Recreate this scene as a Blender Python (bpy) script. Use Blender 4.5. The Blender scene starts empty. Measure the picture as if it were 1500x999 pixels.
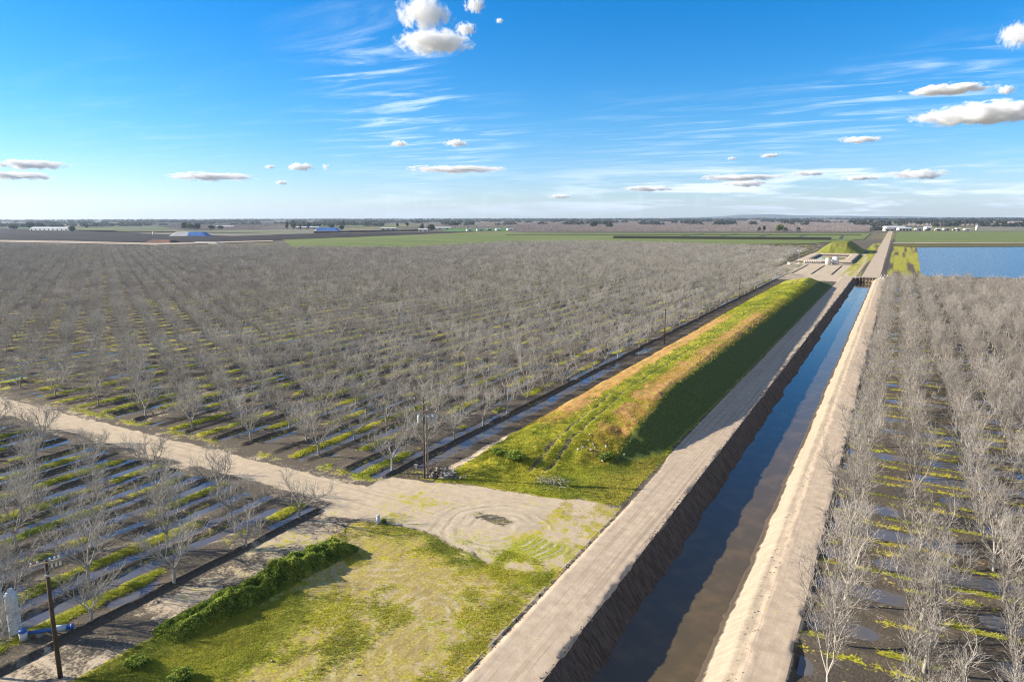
import bpy, math, random
import numpy as np
from mathutils import Matrix, Vector
R = math.radians
rng = np.random.default_rng(11)
random.seed(5)
C = bpy.context.scene.collection
scene = bpy.context.scene

# World axes: +Y runs along the canal, +X across it (to the right). Camera stands above x=0, y=0.
H, PITCH, YAW, ROLL = 34.0, R(10.3), R(29.29), R(0.12)
SUN_EL = 21.0
SUN_DIR = Vector((-0.933 * math.cos(R(SUN_EL)), -0.36 * math.cos(R(SUN_EL)), math.sin(R(SUN_EL))))  # towards the sun
FOC = 1000.0

def project(x, y, z):
    s, c = math.sin(YAW), math.cos(YAW)
    X = x * c + y * s; Y = -x * s + y * c; Z = z - H
    f = Y * math.cos(PITCH) - Z * math.sin(PITCH)
    d = -(Y * math.sin(PITCH) + Z * math.cos(PITCH))
    f = np.maximum(f, 0.01)
    return 750 + FOC * X / f, 499.5 + FOC * d / f, f

def view_dir(px, py):
    u = (px - 750) / 1000; v = (py - 499.5) / 1000
    f = math.cos(PITCH) - v * math.sin(PITCH); d = math.sin(PITCH) + v * math.cos(PITCH)
    s, c = math.sin(YAW), math.cos(YAW)
    return Vector((u * c - f * s, u * s + f * c, -d)).normalized()

# ------------------------------------------------------------------ noise in numpy
def _hash(i, j, seed):
    h = (i.astype(np.int64) * 374761393 + j.astype(np.int64) * 668265263 + seed * 974711) & 0x7fffffff
    h = ((h ^ (h >> 13)) * 1274126177) & 0x7fffffff
    return ((h ^ (h >> 16)) & 0xffff) / 65535.0
def vnoise(x, y, seed=0):
    x = np.asarray(x, float); y = np.asarray(y, float)
    i = np.floor(x); j = np.floor(y); fx = x - i; fy = y - j
    fx = fx * fx * (3 - 2 * fx); fy = fy * fy * (3 - 2 * fy)
    a = _hash(i, j, seed); b = _hash(i + 1, j, seed); c = _hash(i, j + 1, seed); d = _hash(i + 1, j + 1, seed)
    return (a * (1 - fx) + b * fx) * (1 - fy) + (c * (1 - fx) + d * fx) * fy
def fbm(x, y, seed=0, o=3):
    t = 0; w = 1; s = 0
    for k in range(o):
        t = t + w * vnoise(x * 2 ** k, y * 2 ** k, seed + k * 17); s += w; w *= .5
    return t / s * 2 - 1
def ss(x, a, b):
    t = np.clip((x - a) / (b - a), 0, 1)
    return t * t * (3 - 2 * t)
def band(x, a, b, e):
    return ss(x, a - e, a + e) * (1 - ss(x, b - e, b + e))

# ------------------------------------------------------------------ objects
def tag(o, label=None, cat=None, group=None, kind=None):
    if label: o['label'] = label
    if cat: o['category'] = cat
    if group: o['group'] = group
    if kind: o['kind'] = kind
    return o
def link(name, me, mats, parent=None):
    o = bpy.data.objects.new(name, me); C.objects.link(o)
    if mats is not None:
        for m in (mats if isinstance(mats, (list, tuple)) else [mats]): me.materials.append(m)
    if parent: o.parent = parent
    return o
def empty(name, loc, rz=0):
    o = bpy.data.objects.new(name, None); C.objects.link(o)
    o.location = loc; o.rotation_euler = (0, 0, rz); o.empty_display_size = .3
    return o
def np_mesh(name, V, F, attrs=None, smooth=False):
    """V (n,3), F (m,k) with constant k"""
    V = np.asarray(V, np.float32); F = np.asarray(F, np.int32)
    me = bpy.data.meshes.new(name); m, k = F.shape
    me.vertices.add(len(V)); me.vertices.foreach_set('co', V.ravel())
    me.loops.add(m * k); me.loops.foreach_set('vertex_index', F.ravel())
    me.polygons.add(m); me.polygons.foreach_set('loop_start', np.arange(0, m * k, k, dtype=np.int32))
    try: me.polygons.foreach_set('loop_total', np.full(m, k, np.int32))
    except Exception: pass
    if smooth: me.polygons.foreach_set('use_smooth', np.ones(m, bool))
    if attrs:
        for n, (dom, arr) in attrs.items():
            a = me.attributes.new(n, 'FLOAT', dom); a.data.foreach_set('value', np.asarray(arr, np.float32).ravel())
    me.update(calc_edges=True)
    return me

class MB:
    """collects faces of boxes, tubes, ... into one mesh"""
    def __init__(s): s.v = []; s.f = []
    def add(s, vs, fs):
        n = len(s.v); s.v += [tuple(p) for p in vs]; s.f += [tuple(n + i for i in f) for f in fs]
    def box(s, c, d, rz=0, taper=1.0):
        x, y, z = c; a, b, h = d[0] / 2, d[1] / 2, d[2] / 2; ca, sa = math.cos(rz), math.sin(rz); vs = []
        for k, t in ((-1, 1.0), (1, taper)):
            for i, j in ((-1, -1), (1, -1), (1, 1), (-1, 1)):
                px, py = i * a * t, j * b * t
                vs.append((x + px * ca - py * sa, y + px * sa + py * ca, z + k * h))
        s.add(vs, [(3, 2, 1, 0), (4, 5, 6, 7), (0, 1, 5, 4), (1, 2, 6, 5), (2, 3, 7, 6), (3, 0, 4, 7)])
    def tube(s, pts, rad, n=8, cap=True):
        pts = [Vector(p) for p in pts]; rings = []
        if not isinstance(rad, (list, tuple)): rad = [rad] * len(pts)
        for i, p in enumerate(pts):
            d = (pts[min(i + 1, len(pts) - 1)] - pts[max(i - 1, 0)]).normalized()
            u = d.cross(Vector((0, 0, 1)) if abs(d.z) < .9 else Vector((1, 0, 0))).normalized(); w = d.cross(u)
            rings.append([p + (u * math.cos(2 * math.pi * k / n) + w * math.sin(2 * math.pi * k / n)) * rad[i] for k in range(n)])
        vs = [q for r in rings for q in r]; fs = []
        for i in range(len(pts) - 1):
            for k in range(n):
                k2 = (k + 1) % n
                fs.append((i * n + k, (i + 1) * n + k, (i + 1) * n + k2, i * n + k2))
        if cap:
            fs.append(tuple(range(n))); fs.append(tuple(reversed(range((len(pts) - 1) * n, len(pts) * n))))
        s.add(vs, fs)
    def build(s, name, mat, parent=None, smooth=False):
        me = bpy.data.meshes.new(name); me.from_pydata(s.v, [], s.f); me.update()
        if smooth: me.polygons.foreach_set('use_smooth', [True] * len(me.polygons))
        return link(name, me, mat, parent)

# ------------------------------------------------------------------ materials
def new_mat(name):
    m = bpy.data.materials.new(name); m.use_nodes = True
    nt = m.node_tree; b = nt.nodes['Principled BSDF']
    return m, nt, b
class NT:
    def __init__(s, nt): s.nt = nt
    def n(s, t, **kw):
        x = s.nt.nodes.new(t)
        for k, v in kw.items(): setattr(x, k, v)
        return x
    def _in(s, sock, v):
        if v is None: return
        if isinstance(v, bpy.types.NodeSocket): s.nt.links.new(v, sock)
        else:
            if hasattr(sock.default_value, '__len__') and not hasattr(v, '__len__'): v = (v,) * len(sock.default_value)
            if hasattr(v, '__len__') and len(sock.default_value) == 4 and len(v) == 3: v = tuple(v) + (1,)
            sock.default_value = v
    def math(s, op, a, b=None, c=None, clamp=False):
        x = s.n('ShaderNodeMath', operation=op, use_clamp=clamp)
        for i, v in enumerate((a, b, c)): s._in(x.inputs[i], v)
        return x.outputs[0]
    def vmath(s, op, a, b=None):
        x = s.n('ShaderNodeVectorMath', operation=op); s._in(x.inputs[0], a)
        if b is not None: s._in(x.inputs[1], b)
        return x.outputs['Value'] if op in ('DOT_PRODUCT', 'LENGTH') else x.outputs[0]
    def mix(s, f, a, b):
        x = s.n('ShaderNodeMix', data_type='RGBA'); s._in(x.inputs[0], f); s._in(x.inputs[6], a); s._in(x.inputs[7], b)
        return x.outputs[2]
    def noise(s, vec, scale, detail=3, rough=.55, dist=0):
        x = s.n('ShaderNodeTexNoise'); s._in(x.inputs['Vector'], vec); x.inputs['Scale'].default_value = scale
        x.inputs['Detail'].default_value = detail; x.inputs['Roughness'].default_value = rough; x.inputs['Distortion'].default_value = dist
        return x.outputs['Fac']
    def mr(s, v, a, b, c=0., d=1., smooth=True):
        x = s.n('ShaderNodeMapRange', interpolation_type='SMOOTHSTEP' if smooth else 'LINEAR')
        s._in(x.inputs[0], v); x.inputs[1].default_value = a; x.inputs[2].default_value = b; x.inputs[3].default_value = c; x.inputs[4].default_value = d
        return x.outputs[0]
    def attr(s, name):
        x = s.n('ShaderNodeAttribute', attribute_name=name); return x.outputs['Fac']
    def scale(s, vec, xyz): return s.vmath('MULTIPLY', vec, xyz)
    def pos(s): return s.n('ShaderNodeNewGeometry').outputs['Position']
    def bump(s, h, strength, dist, bsdf):
        x = s.n('ShaderNodeBump'); s._in(x.inputs['Height'], h); x.inputs['Strength'].default_value = strength; x.inputs['Distance'].default_value = dist
        s.nt.links.new(x.outputs[0], bsdf.inputs['Normal'])

def simple(name, col, rough=.7, var=.15, scale=2.0, metal=0):
    m, nt, b = new_mat(name); N = NT(nt)
    tc = N.n('ShaderNodeTexCoord').outputs['Object']
    n = N.noise(tc, scale, 4, .6)
    c0 = tuple(v * (1 - var) for v in col); c1 = tuple(min(1, v * (1 + var)) for v in col)
    nt.links.new(N.mix(N.mr(n, .3, .7), c0, c1), b.inputs['Base Color'])
    b.inputs['Roughness'].default_value = rough; b.inputs['Metallic'].default_value = metal
    return m

def land_material(name):
    m, nt, b = new_mat(name); N = NT(nt); P = N.pos(); P2 = N.scale(P, (1, 1, 0.3))
    sand, green, dry, mud = (N.attr(k) for k in ('sand', 'green', 'dry', 'mud'))
    ra, rx, grp = N.attr('roadalong'), N.attr('roadacross'), N.attr('pink')
    fine = N.noise(P2, 4.0, 5, .65); mid = N.noise(P2, .9, 4, .6); big = N.noise(P2, .13, 3, .6); vf = N.noise(P2, 14., 3, .7)
    # soil with litter
    soil = N.mix(N.mr(fine, .3, .7), (.085, .068, .052), (.20, .165, .125))
    soil = N.mix(N.mr(mid, .35, .7), soil, (.12, .10, .072))
    soil = N.mix(N.math('MULTIPLY', N.mr(vf, .55, .7), .5), soil, (.30, .25, .19))
    soil = N.mix(N.math('MULTIPLY', mud, .8), soil, (.045, .036, .028))
    # sand / dirt roads, with wheel streaks
    sa = N.noise(N.scale(P, (1.5, .03, 1)), 1.0, 6, .65); sx = N.noise(N.scale(P, (.05, 2.6, 1)), 1.0, 5, .6)
    sc = N.mix(N.mr(mid, .3, .7), (.54, .425, .29), (.64, .52, .37))
    pk = N.mix(N.mr(mid, .3, .7), (.50, .385, .275), (.61, .485, .36))
    sc = N.mix(grp, sc, pk)
    sc = N.mix(N.math('MULTIPLY', N.mr(fine, .5, .8), .22), sc, (.30, .235, .175))
    trk = N.noise(N.scale(P, (4.5, .02, 1)), 1.0, 3, .5); sc = N.mix(N.math('MULTIPLY', N.math('MULTIPLY', N.mr(trk, .55, .64), ra), .5), sc, (.29, .22, .16))
    sc = N.mix(N.math('MULTIPLY', N.math('MULTIPLY', N.mr(sa, .52, .64), ra), .28), sc, (.27, .205, .15))
    sc = N.mix(N.math('MULTIPLY', N.math('MULTIPLY', N.mr(sx, .5, .64), rx), .4), sc, (.30, .235, .17))
    sc = N.mix(N.math('MULTIPLY', N.mr(big, .5, .75), .35), sc, (.38, .305, .225))
    def edge(w, amt=.6, a=fine, c=mid):
        j = N.math('ADD', N.math('MULTIPLY', N.math('SUBTRACT', a, .5), amt * 1.6), N.math('MULTIPLY', N.math('SUBTRACT', c, .5), amt * 1.6))
        return N.mr(N.math('ADD', w, j), .35, .65)
    col = N.mix(edge(sand), soil, sc)
    straw = N.attr('straw'); st = N.mix(N.mr(fine, .35, .65), (.31, .24, .06), (.55, .43, .14)); st = N.mix(N.mr(N.noise(N.scale(P, (1.6, .35, 1)), 1.2, 4, .6), .45, .65), st, (.33, .25, .10))
    col = N.mix(edge(straw, 1.1), col, st)
    # dry and reddish low weeds
    dc = N.mix(N.mr(fine, .35, .68), (.36, .16, .08), (.62, .35, .12))
    dc = N.mix(N.mr(mid, .4, .65), dc, (.42, .31, .08))
    col = N.mix(edge(dry, .8), col, dc)
    # green weeds
    gc = N.mix(N.mr(fine, .32, .68), (.15, .19, .025), (.52, .49, .04))
    gc = N.mix(N.mr(big, .4, .65), gc, N.mix(N.mr(fine, .35, .65), (.34, .30, .04), (.62, .50, .06)))
    gc = N.mix(N.attr('shadegreen'), gc, N.mix(N.mr(fine, .35, .65), (.055, .09, .022), (.14, .17, .04)))  # darker greens that put shade into the colour
    col = N.mix(edge(green, 1.0), col, gc)
    # tyre rings left by turning cars
    for cx, cy, r0, r1, f, amt in RINGS:
        jit = N.vmath('MULTIPLY', N.vmath('SUBTRACT', N.n('ShaderNodeTexNoise').outputs['Color'], (.5, .5, .5)), (0, 0, 0))
        v = N.vmath('SUBTRACT', P, (cx, cy, 0)); v = N.scale(v, (1, 1, 0))
        r = N.math('ADD', N.vmath('LENGTH', v), N.math('MULTIPLY', big, 3.0))
        w = N.math('MULTIPLY', N.mr(r, r0 + 1.3, r0 + 1.9), N.mr(r, r1 + 1.5, r1 + 2.1, 1, 0)); w = N.math('MULTIPLY', w, N.mr(N.noise(N.vmath('ADD', P, (cx * 3, cy, 0)), .16, 2, .5), .42, .58))
        s = N.mr(N.math('SINE', N.math('MULTIPLY', r, f)), .0, .8)
        s = N.math('MULTIPLY', N.math('MULTIPLY', w, s), N.mr(mid, .36, .6)); s = N.math('MULTIPLY', s, abs(amt))
        col = N.mix(s, col, (.64, .54, .41) if amt > 0 else (.22, .17, .115))
    nt.links.new(col, b.inputs['Base Color']); b.inputs['Roughness'].default_value = .95
    b.inputs['Specular IOR Level'].default_value = .15
    hh = N.math('ADD', N.math('MULTIPLY', fine, 1.0), N.math('MULTIPLY', sa, N.math('MULTIPLY', ra, .5)))
    hh = N.math('ADD', hh, N.math('MULTIPLY', vf, .3))
    sm = N.math('SUBTRACT', 1.0, N.math('MULTIPLY', sand, .75))
    N.bump(N.math('MULTIPLY', hh, sm), .6, .14, b)
    return m
RINGS = [(-35.6, 60.8, 1.0, 7.8, 8.0, .8), (-35.6, 60.8, 2.0, 8.6, 5.1, -.5), (-36.0, 36.0, 6, 15, 5.2, .3), (-33.0, 44.3, .9, 2.0, 7., .6), (-30.4, 49.4, 1.6, 2.3, 6., -.7), (-32.6, 43.6, 1.9, 2.4, 6., -.8), (-52.0, 34.0, 10, 20, 4.4, .3), (-44, 52, 3, 7, 6.5, .3), (-27, 42, 6, 13, 4.6, .3)]
M = {}
M['land'] = land_material('land')

def bank_material():
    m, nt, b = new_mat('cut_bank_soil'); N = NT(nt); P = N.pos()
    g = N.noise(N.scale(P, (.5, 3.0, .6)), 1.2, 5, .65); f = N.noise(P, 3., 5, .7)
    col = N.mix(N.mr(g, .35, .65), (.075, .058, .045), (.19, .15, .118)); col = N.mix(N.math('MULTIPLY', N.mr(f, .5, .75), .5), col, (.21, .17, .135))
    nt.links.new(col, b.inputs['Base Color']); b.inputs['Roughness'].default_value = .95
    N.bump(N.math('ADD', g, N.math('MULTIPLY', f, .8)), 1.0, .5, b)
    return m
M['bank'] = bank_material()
def sandbank_material():
    m, nt, b = new_mat('sandy_bank_soil'); N = NT(nt); P = N.pos()
    g = N.noise(N.scale(P, (.7, 2.6, .6)), 1.0, 6, .7); f = N.noise(P, 3., 5, .7); s = N.noise(N.scale(P, (2.5, .05, 3)), 1, 4, .6)
    z = N.n('ShaderNodeSeparateXYZ'); nt.links.new(P, z.inputs[0])
    col = N.mix(N.mr(g, .35, .65), (.36, .285, .20), (.45, .365, .265)); col = N.mix(N.math('MULTIPLY', N.mr(f, .5, .75), .35), col, (.36, .28, .2))
    col = N.mix(N.math('MULTIPLY', N.mr(s, .52, .66), .4), col, (.30, .22, .15))
    wet = N.mr(N.math('ADD', z.outputs[2], N.math('MULTIPLY', g, .5)), -1.95, -1.65, 1, 0)
    col = N.mix(wet, col, (.085, .062, .04))
    nt.links.new(col, b.inputs['Base Color']); b.inputs['Roughness'].default_value = .95
    N.bump(N.math('ADD', N.math('MULTIPLY', g, .5), f), .45, .14, b)
    return m
M['sandbank'] = sandbank_material()

def water_material(name, base, rough, wav, scale, patch=None, ior=1.333):
    m, nt, b = new_mat(name); N = NT(nt); P = N.pos()
    n = N.noise(N.scale(P, (1, 1, 0)), scale, 4, .6); p = N.noise(P, .35, 4, .6)
    col = N.mix(N.mr(p, .42, .68), base, patch) if patch else base
    if patch: nt.links.new(col, b.inputs['Base Color'])
    else: b.inputs['Base Color'].default_value = (*base, 1)
    b.inputs['Roughness'].default_value = rough; b.inputs['IOR'].default_value = ior
    N.bump(n, .25, wav, b)
    return m
M['canal_water'] = water_material('canal_water', (.11, .082, .04), .05, .03, 1.5, (.15, .105, .05), 1.42)
M['pond_water'] = water_material('pond_water', (.03, .085, .16), .2, 1.0, .35, (.04, .10, .18))
M['puddle'] = water_material('puddle_water', (.13, .12, .12), .06, .01, 1.5, (.16, .145, .125), 1.5)

def bark_material(name, a, b_):
    m, nt, b = new_mat(name); N = NT(nt)
    r = N.n('ShaderNodeObjectInfo').outputs['Random']
    n = N.noise(N.pos(), 2.5, 4, .6)
    col = N.mix(N.mr(n, .3, .7), a, b_); col = N.mix(N.math('MULTIPLY', r, .5), col, tuple(v * .55 for v in a))
    nt.links.new(col, b.inputs['Base Color']); b.inputs['Roughness'].default_value = .9; b.inputs['Specular IOR Level'].default_value = .2
    return m
M['bark'] = bark_material('grey_bark', (.34, .315, .28), (.59, .55, .49))
M['bark_r'] = bark_material('tan_grey_bark', (.31, .275, .24), (.55, .495, .435))
M['bark_far'] = bark_material('far_bark', (.34, .28, .265), (.46, .39, .365))

def leaf_material(name, dark, light, yel=None):
    m, nt, b = new_mat(name); N = NT(nt); t = N.attr('tint')
    col = N.mix(t, dark, light)
    if yel: col = N.mix(N.attr('dryness'), col, yel)
    nt.links.new(col, b.inputs['Base Color']); b.inputs['Roughness'].default_value = .7; b.inputs['Specular IOR Level'].default_value = .25
    tr = N.n('ShaderNodeBsdfTranslucent'); nt.links.new(col, tr.inputs[0]); mx = N.n('ShaderNodeMixShader'); mx.inputs[0].default_value = .4
    nt.links.new(b.outputs[0], mx.inputs[1]); nt.links.new(tr.outputs[0], mx.inputs[2]); nt.links.new(mx.outputs[0], nt.nodes['Material Output'].inputs['Surface'])
    return m
M['grass'] = leaf_material('grass_blades', (.18, .26, .03), (.62, .60, .07), (.68, .42, .16))
M['hedge'] = leaf_material('weed_leaves', (.08, .16, .025), (.46, .52, .09))
M['evergreen'] = leaf_material('evergreen_leaves', (.018, .032, .018), (.055, .08, .035))
M['olive'] = leaf_material('olive_leaves', (.05, .06, .03), (.14, .14, .06))
M['lime'] = leaf_material('fresh_green_leaves', (.07, .11, .02), (.22, .30, .05))
M['farwood'] = leaf_material('far_wood', (.03, .042, .03), (.11, .105, .075))

M['pole_wood'] = simple('pole_wood', (.075, .05, .036), .85, .35, 3)
M['pale_wood'] = simple('weathered_wood', (.34, .27, .20), .85, .25, 3)
M['steel'] = simple('grey_steel', (.42, .44, .46), .5, .1, 2)
M['ceramic'] = simple('pale_ceramic', (.62, .6, .57), .4, .1, 2)
M['white'] = simple('white_paint', (.72, .72, .70), .5, .06, 1)
M['cream'] = simple('cream_walls', (.60, .57, .50), .8, .1, .3)
M['roof_white'] = simple('pale_metal_roof', (.66, .66, .64), .5, .1, .2)
M['roof_grey'] = simple('grey_roof', (.32, .31, .31), .7, .15, .2)
M['dark'] = simple('dark_opening', (.03, .03, .032), .8, .2, 1)
M['blue'] = simple('blue_plastic', (.04, .14, .50), .45, .12, 2)
M['tarp'] = simple('blue_tarp', (.05, .17, .52), .5, .2, .15)
M['tarp_white'] = simple('white_tarp', (.62, .62, .60), .6, .12, .15)
M['brownpile'] = simple('brown_heap_soil', (.13, .065, .04), .95, .35, .2)
M['concrete'] = simple('concrete', (.42, .39, .34), .9, .15, 1.5)
M['rock'] = simple('broken_concrete', (.45, .41, .35), .9, .25, 3)
M['paletank'] = simple('pale_blue_tank', (.52, .60, .68), .4, .08, 2)
M['branchwood'] = simple('dead_branch_wood', (.34, .30, .26), .9, .25, 3)

# ------------------------------------------------------------------ land: height and cover
BERM0, PER = -57.0, 6.8
AS_L, AS_R = 7.8, 7.0
C0_R, PER_R = -1.6, 6.2
def masks(c, a):
    n1 = fbm(c / 3., a / 3., 3); n2 = fbm(c / .9, a / .9, 9); n3 = fbm(c / 12., a / 12., 21)
    lo = {}
    lo['road_x'] = band(a + n1 * .5 + n2 * .25, 57.2, 62.8, .5) * (1 - ss(c, -52, -48))
    lo['left'] = 1 - ss(c, -56.6, -56.0)
    lo['offroad'] = np.maximum(1 - ss(a, 54.6, 55.6), ss(a, 65.6, 66.6))
    lo['right'] = ss(c + n1 * .3, -4.6, -4.0) * (1 - ss(a, 380, 384))
    return lo, n1, n2, n3
def mound_h(c, a, n1, n2):
    af = a - .85 * np.clip(c + 46, 0, 19) + n1 * 1.4; s = ss(af, 70, 83) * .55 + ss(af, 78, 106) * .45
    s = s * (1 - ss(a + n1 * 2, 352, 396))
    crest = -32.2 - 1.3 * ss(a, 100, 220) - 2.0 * ss(a, 220, 350) + 0.9 * (1 - ss(a, 70, 110))
    x = np.stack([np.full_like(c, -51.0), np.full_like(c, -46.5), np.full_like(c, -40), crest - .6, crest + .6, np.full_like(c, -26.3)])
    y = [0, 3.0, 4.5, 5.1, 4.75, 0]
    h = np.zeros_like(c)
    cc = c + n1 * .35 + n2 * .12
    for i in range(5):
        t = (cc - x[i]) / (x[i + 1] - x[i]); inn = (t >= 0) & (t < 1)
        h = np.where(inn, y[i] + (y[i + 1] - y[i]) * t, h)
    h = h * s
    rut = np.exp(-((c + 38.9 - .0) / .35) ** 2) + np.exp(-((c + 40.6) / .35) ** 2)
    h = h - rut * .05 * (h > .3) + (n2 * .10 + n1 * .12) * np.clip(h, 0, 1)
    # gullied front end
    h = h + np.where((a < 96) & (a > 70), -1.1 * np.clip(n1 + .1, 0, 1) * np.clip(h, 0, 1) * ss(c, -36, -33) , 0)
    return np.maximum(h, 0)
def land(c, a):
    m, n1, n2, n3 = masks(c, a)
    h = n3 * .05 + n2 * .03
    sand = np.zeros_like(c); green = np.zeros_like(c); dry = np.zeros_like(c); mud = np.zeros_like(c) ; ra = np.zeros_like(c); rx = np.zeros_like(c); pink = np.zeros_like(c); straw = np.zeros_like(c)
    # --- left orchards
    L = m['left'] * m['offroad'] * (a < 950)
    t = np.mod(-(c - BERM0) + n1 * .22, PER); tw = t + n3 * .45 + n2 * .25
    k = np.floor(-(c - BERM0) / PER)
    db = np.minimum(t, PER - t)
    fade = 1 - ss(a, 350, 600)
    h = h + L * .38 * np.exp(-(db / .34) ** 2) * fade * (1 - ss(-c, 230, 300))
    mud = np.maximum(mud, L * np.exp(-(db / .45) ** 2) * .8)
    vb = vnoise(k * 7.3, a / 9., 31); vp = vnoise(k * 5.1, a / 11., 47); vg = vnoise(k * 3.7, a / 7.8, 53)
    gs = np.exp(-((tw - 3.2) / .9) ** 2) * ss(vg + .55 * n1 + .25 * n2, .25, .65); cf = ss(-c, 250, 300); gs = gs * (1 - cf) + .12 * cf; gs = gs * 1.1
    green = np.maximum(green, L * gs * 1.05 + L * np.exp(-((t - 6.0) / .5) ** 2) * .45 * ss(vb, .4, .7))
    h = h + L * gs * .05
    near = 1 - ss(a, 56, 60)
    pud = (np.exp(-((tw - 1.35) / .8) ** 2) * ss(vp + .35 * n1,   .40 - .18 * near, .62 - .14 * near) + np.exp(-((tw - 5.05) / .7) ** 2) * ss(vb + .35 * n1, .52 - .25 * near, .7 - .25 * near))
    h = h - L * .34 * np.clip(pud, 0, 1) * (1 - ss(-c, 150, 260) * .8); mud = np.maximum(mud, L * np.clip(pud * 1.2, 0, 1) * .8)
    sand = np.maximum(sand, L * (.22 + .25 * n3 + .3 * n1))
    # --- wet strip between orchard and mound
    W = band(c + n1 * .5 + n3 * .5, -56.0, -53.9, .35) * ss(a, 68, 76) * (1 - ss(a, 425, 440))
    h = h - W * .30 * ss(vnoise(a / 14., a * 0 + 3, 5) + n1 * .3, .22, .45) * (1 - .75 * ss(a, 130, 200)); mud = np.maximum(mud, W * .8)
    V = band(c + n1 * .5, -53.3, -50.2, .4) * ss(a, 68, 74) * (1 - ss(a, 425, 440))
    mud = np.maximum(mud, V * (.35 + .5 * n2)); dry = np.maximum(dry, V * (.12 + .3 * n1))
    sand = np.maximum(sand, band(c + n1 * .4 + n2 * .3, -51.6, -50.3, .3) * ss(a, 70, 72) * (1 - ss(a, 84, 100)) * .95)
    # --- verge next to the near-left orchard
    G = band(c, -56.3, -50.8, .4) * (1 - ss(a, 53, 57))
    sand = np.maximum(sand, G * (.46 + .5 * n3 + .3 * n1)); green = np.maximum(green, G * (.30 + .5 * n1) * ss(a, 30, 42)); rx = np.maximum(rx, G * .6)
    # --- crossing dirt road and the open junction
    sand = np.maximum(sand, m['road_x']); rx = np.maximum(rx, m['road_x'])
    off = m['left'] * (1 - m['offroad']); sand = np.maximum(sand, off * (.38 + .35 * n1)); green = np.maximum(green, off * ss(a, 63, 65) * (.35 + .7 * n1))
    top = 67.2 + (c + 56) * .205; bot = 55.2 + 1.2 * np.sin(c / 4.)
    J = ss(a + n1 * 1.2 + n2 * .4, bot - 1.0, bot + 1.2) * (1 - ss(a + n1 * 1.0, top - .5, top + .8)) * ss(c, -57.5, -56) * (1 - ss(c + n1 * 1.5, -32, -26.2) * .75)
    sand = np.maximum(sand, J); rx = np.maximum(rx, J * .6)
    green = np.maximum(green, J * (.10 + .55 * n3 + .35 * n1))
    wet = np.exp(-(((c + 37.6 + .35 * (a - 62.6)) / 2.6) ** 2 + ((a - 62.8) / 1.1) ** 2) ** 1.2); sand = sand - wet * (1.25 + n2 + n1); mud = np.maximum(mud, wet * .35)
    # green apron before the mound
    A = ss(a + n1, top - .2, top + .8) * (1 - ss(a - .85 * np.clip(c + 46, 0, 19), 78, 84)) * band(c, -50.2, -26.5, .8)
    green = np.maximum(green, A * (1.0 + .3 * n1)); dry = np.maximum(dry, A * ss(c, -36, -29) * (.55 + .5 * n1))
    DB = band(c, -57, -50.2, .5) * band(a, top + .3, top + 6, .6); mud = np.maximum(mud, DB * (.6 + .4 * n1)); green = np.maximum(green, DB * (.25 + .5 * n1))
    # --- weedy field
    Wd = band(c, -51.0, -25.9, .4) * (1 - ss(a + n1 * .8, bot - .8, bot + .6))
    base = .44 + .6 * n3 + .55 * n1
    base = base + .55 * (1 - ss(c, -44, -38)) * (1 - ss(a, 36, 46)) + .35 * ss(c, -31, -27.5) + .2 * (1 - ss(a, 30, 36)) - .35 * np.exp(-(((c + 38.5) / 7) ** 2 + ((a - 42) / 7) ** 2)) + .2 * ss(a, 50, 54)
    green = np.maximum(green, Wd * np.clip(base, 0, 1.15) * .86)
    dry = np.maximum(dry, Wd * np.clip(.50 + .6 * n1 - .25 * n3, 0, 1) * .9)
    straw = np.maximum(straw, Wd * np.clip(.72 + .4 * n3 - .35 * n1 - .3 * np.exp(-(((c + 38.5) / 5) ** 2 + ((a - 42) / 5) ** 2)), 0, 1)); dry = dry * (1 - Wd * .6)
    sand = np.maximum(sand, Wd * .9)
    SR = band(c, -33, -25.8, .5) * (1 - ss(a, 70, 76)); straw = np.maximum(straw, SR * (.55 + .5 * n1)); sand = np.maximum(sand, SR * .9); green = np.maximum(green, SR * np.clip(.35 + .6 * n3 + .5 * n1, 0, 1))
    hb = np.exp(-((c + 48.9 - .1 * (a - 40) ) / 1.7) ** 4) * ss(a, 29.8, 32.5) * (1 - ss(a, 47.5, 50.5))
    h = h + hb * (.85 + .5 * n1) * (.55 + .9 * vnoise(a / 3.2, c / 3.2, 15)); green = np.maximum(green, hb)
    # --- mound
    mh = mound_h(c, a, n1, n2); mm = ss(mh, .05, .5)
    h = h + mh
    rut = np.exp(-((c + 38.9 + n1 * .15) / .42) ** 2) + np.exp(-((c + 40.8 + n1 * .15) / .42) ** 2); strip = band(c, -41.3, -38.2, .3)
    g = .95 + .3 * n3
    red = (band(c + n1 * 1.5, -50.5, -42.3, 1) * ss(a + 4 * n1, 88, 100) + ss(c + n1, -38, -36) * (1 - ss(c + n1 * .5, -32.6, -31.6))) * band(a + 8 * n3, 90, 215, 16)
    red = red * (.72 + .7 * n1 + .3 * n2 + .35 * (c < -42))
    green = np.maximum(green, mm * np.clip(g - red * .9 + strip * .7, 0, 1.2)); green = green - mm * rut * .9
    dry = np.maximum(dry, mm * np.clip(red + .15 + .3 * n1 + .5 * band(c, -36, -31.5, .6) * (a < 260), 0, 1) * (1 - strip)); sand = np.maximum(sand * (1 - mm), mm * rut * .42)
    dry = dry * (1 - mm * rut); shadegreen = mm * ss(c + n1 * .5, -32.8, -31.4); dry = dry * (1 - shadegreen * .8); green = green + shadegreen * .3  # right flank kept green and painted darker to deepen its shade
    mud = np.maximum(mud, mm * ss(c, -36, -33) * band(a, 72, 88, 2) * np.clip(n1 * 2.5, 0, 1))
    green = green - mm * ss(c, -42, -40) * band(a, 76, 86, 1.5) * np.clip(n1 * 2, 0, 1) * .6
    # --- left canal road
    e = n1 * .32 + n2 * .16 + n3 * .25
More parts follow.
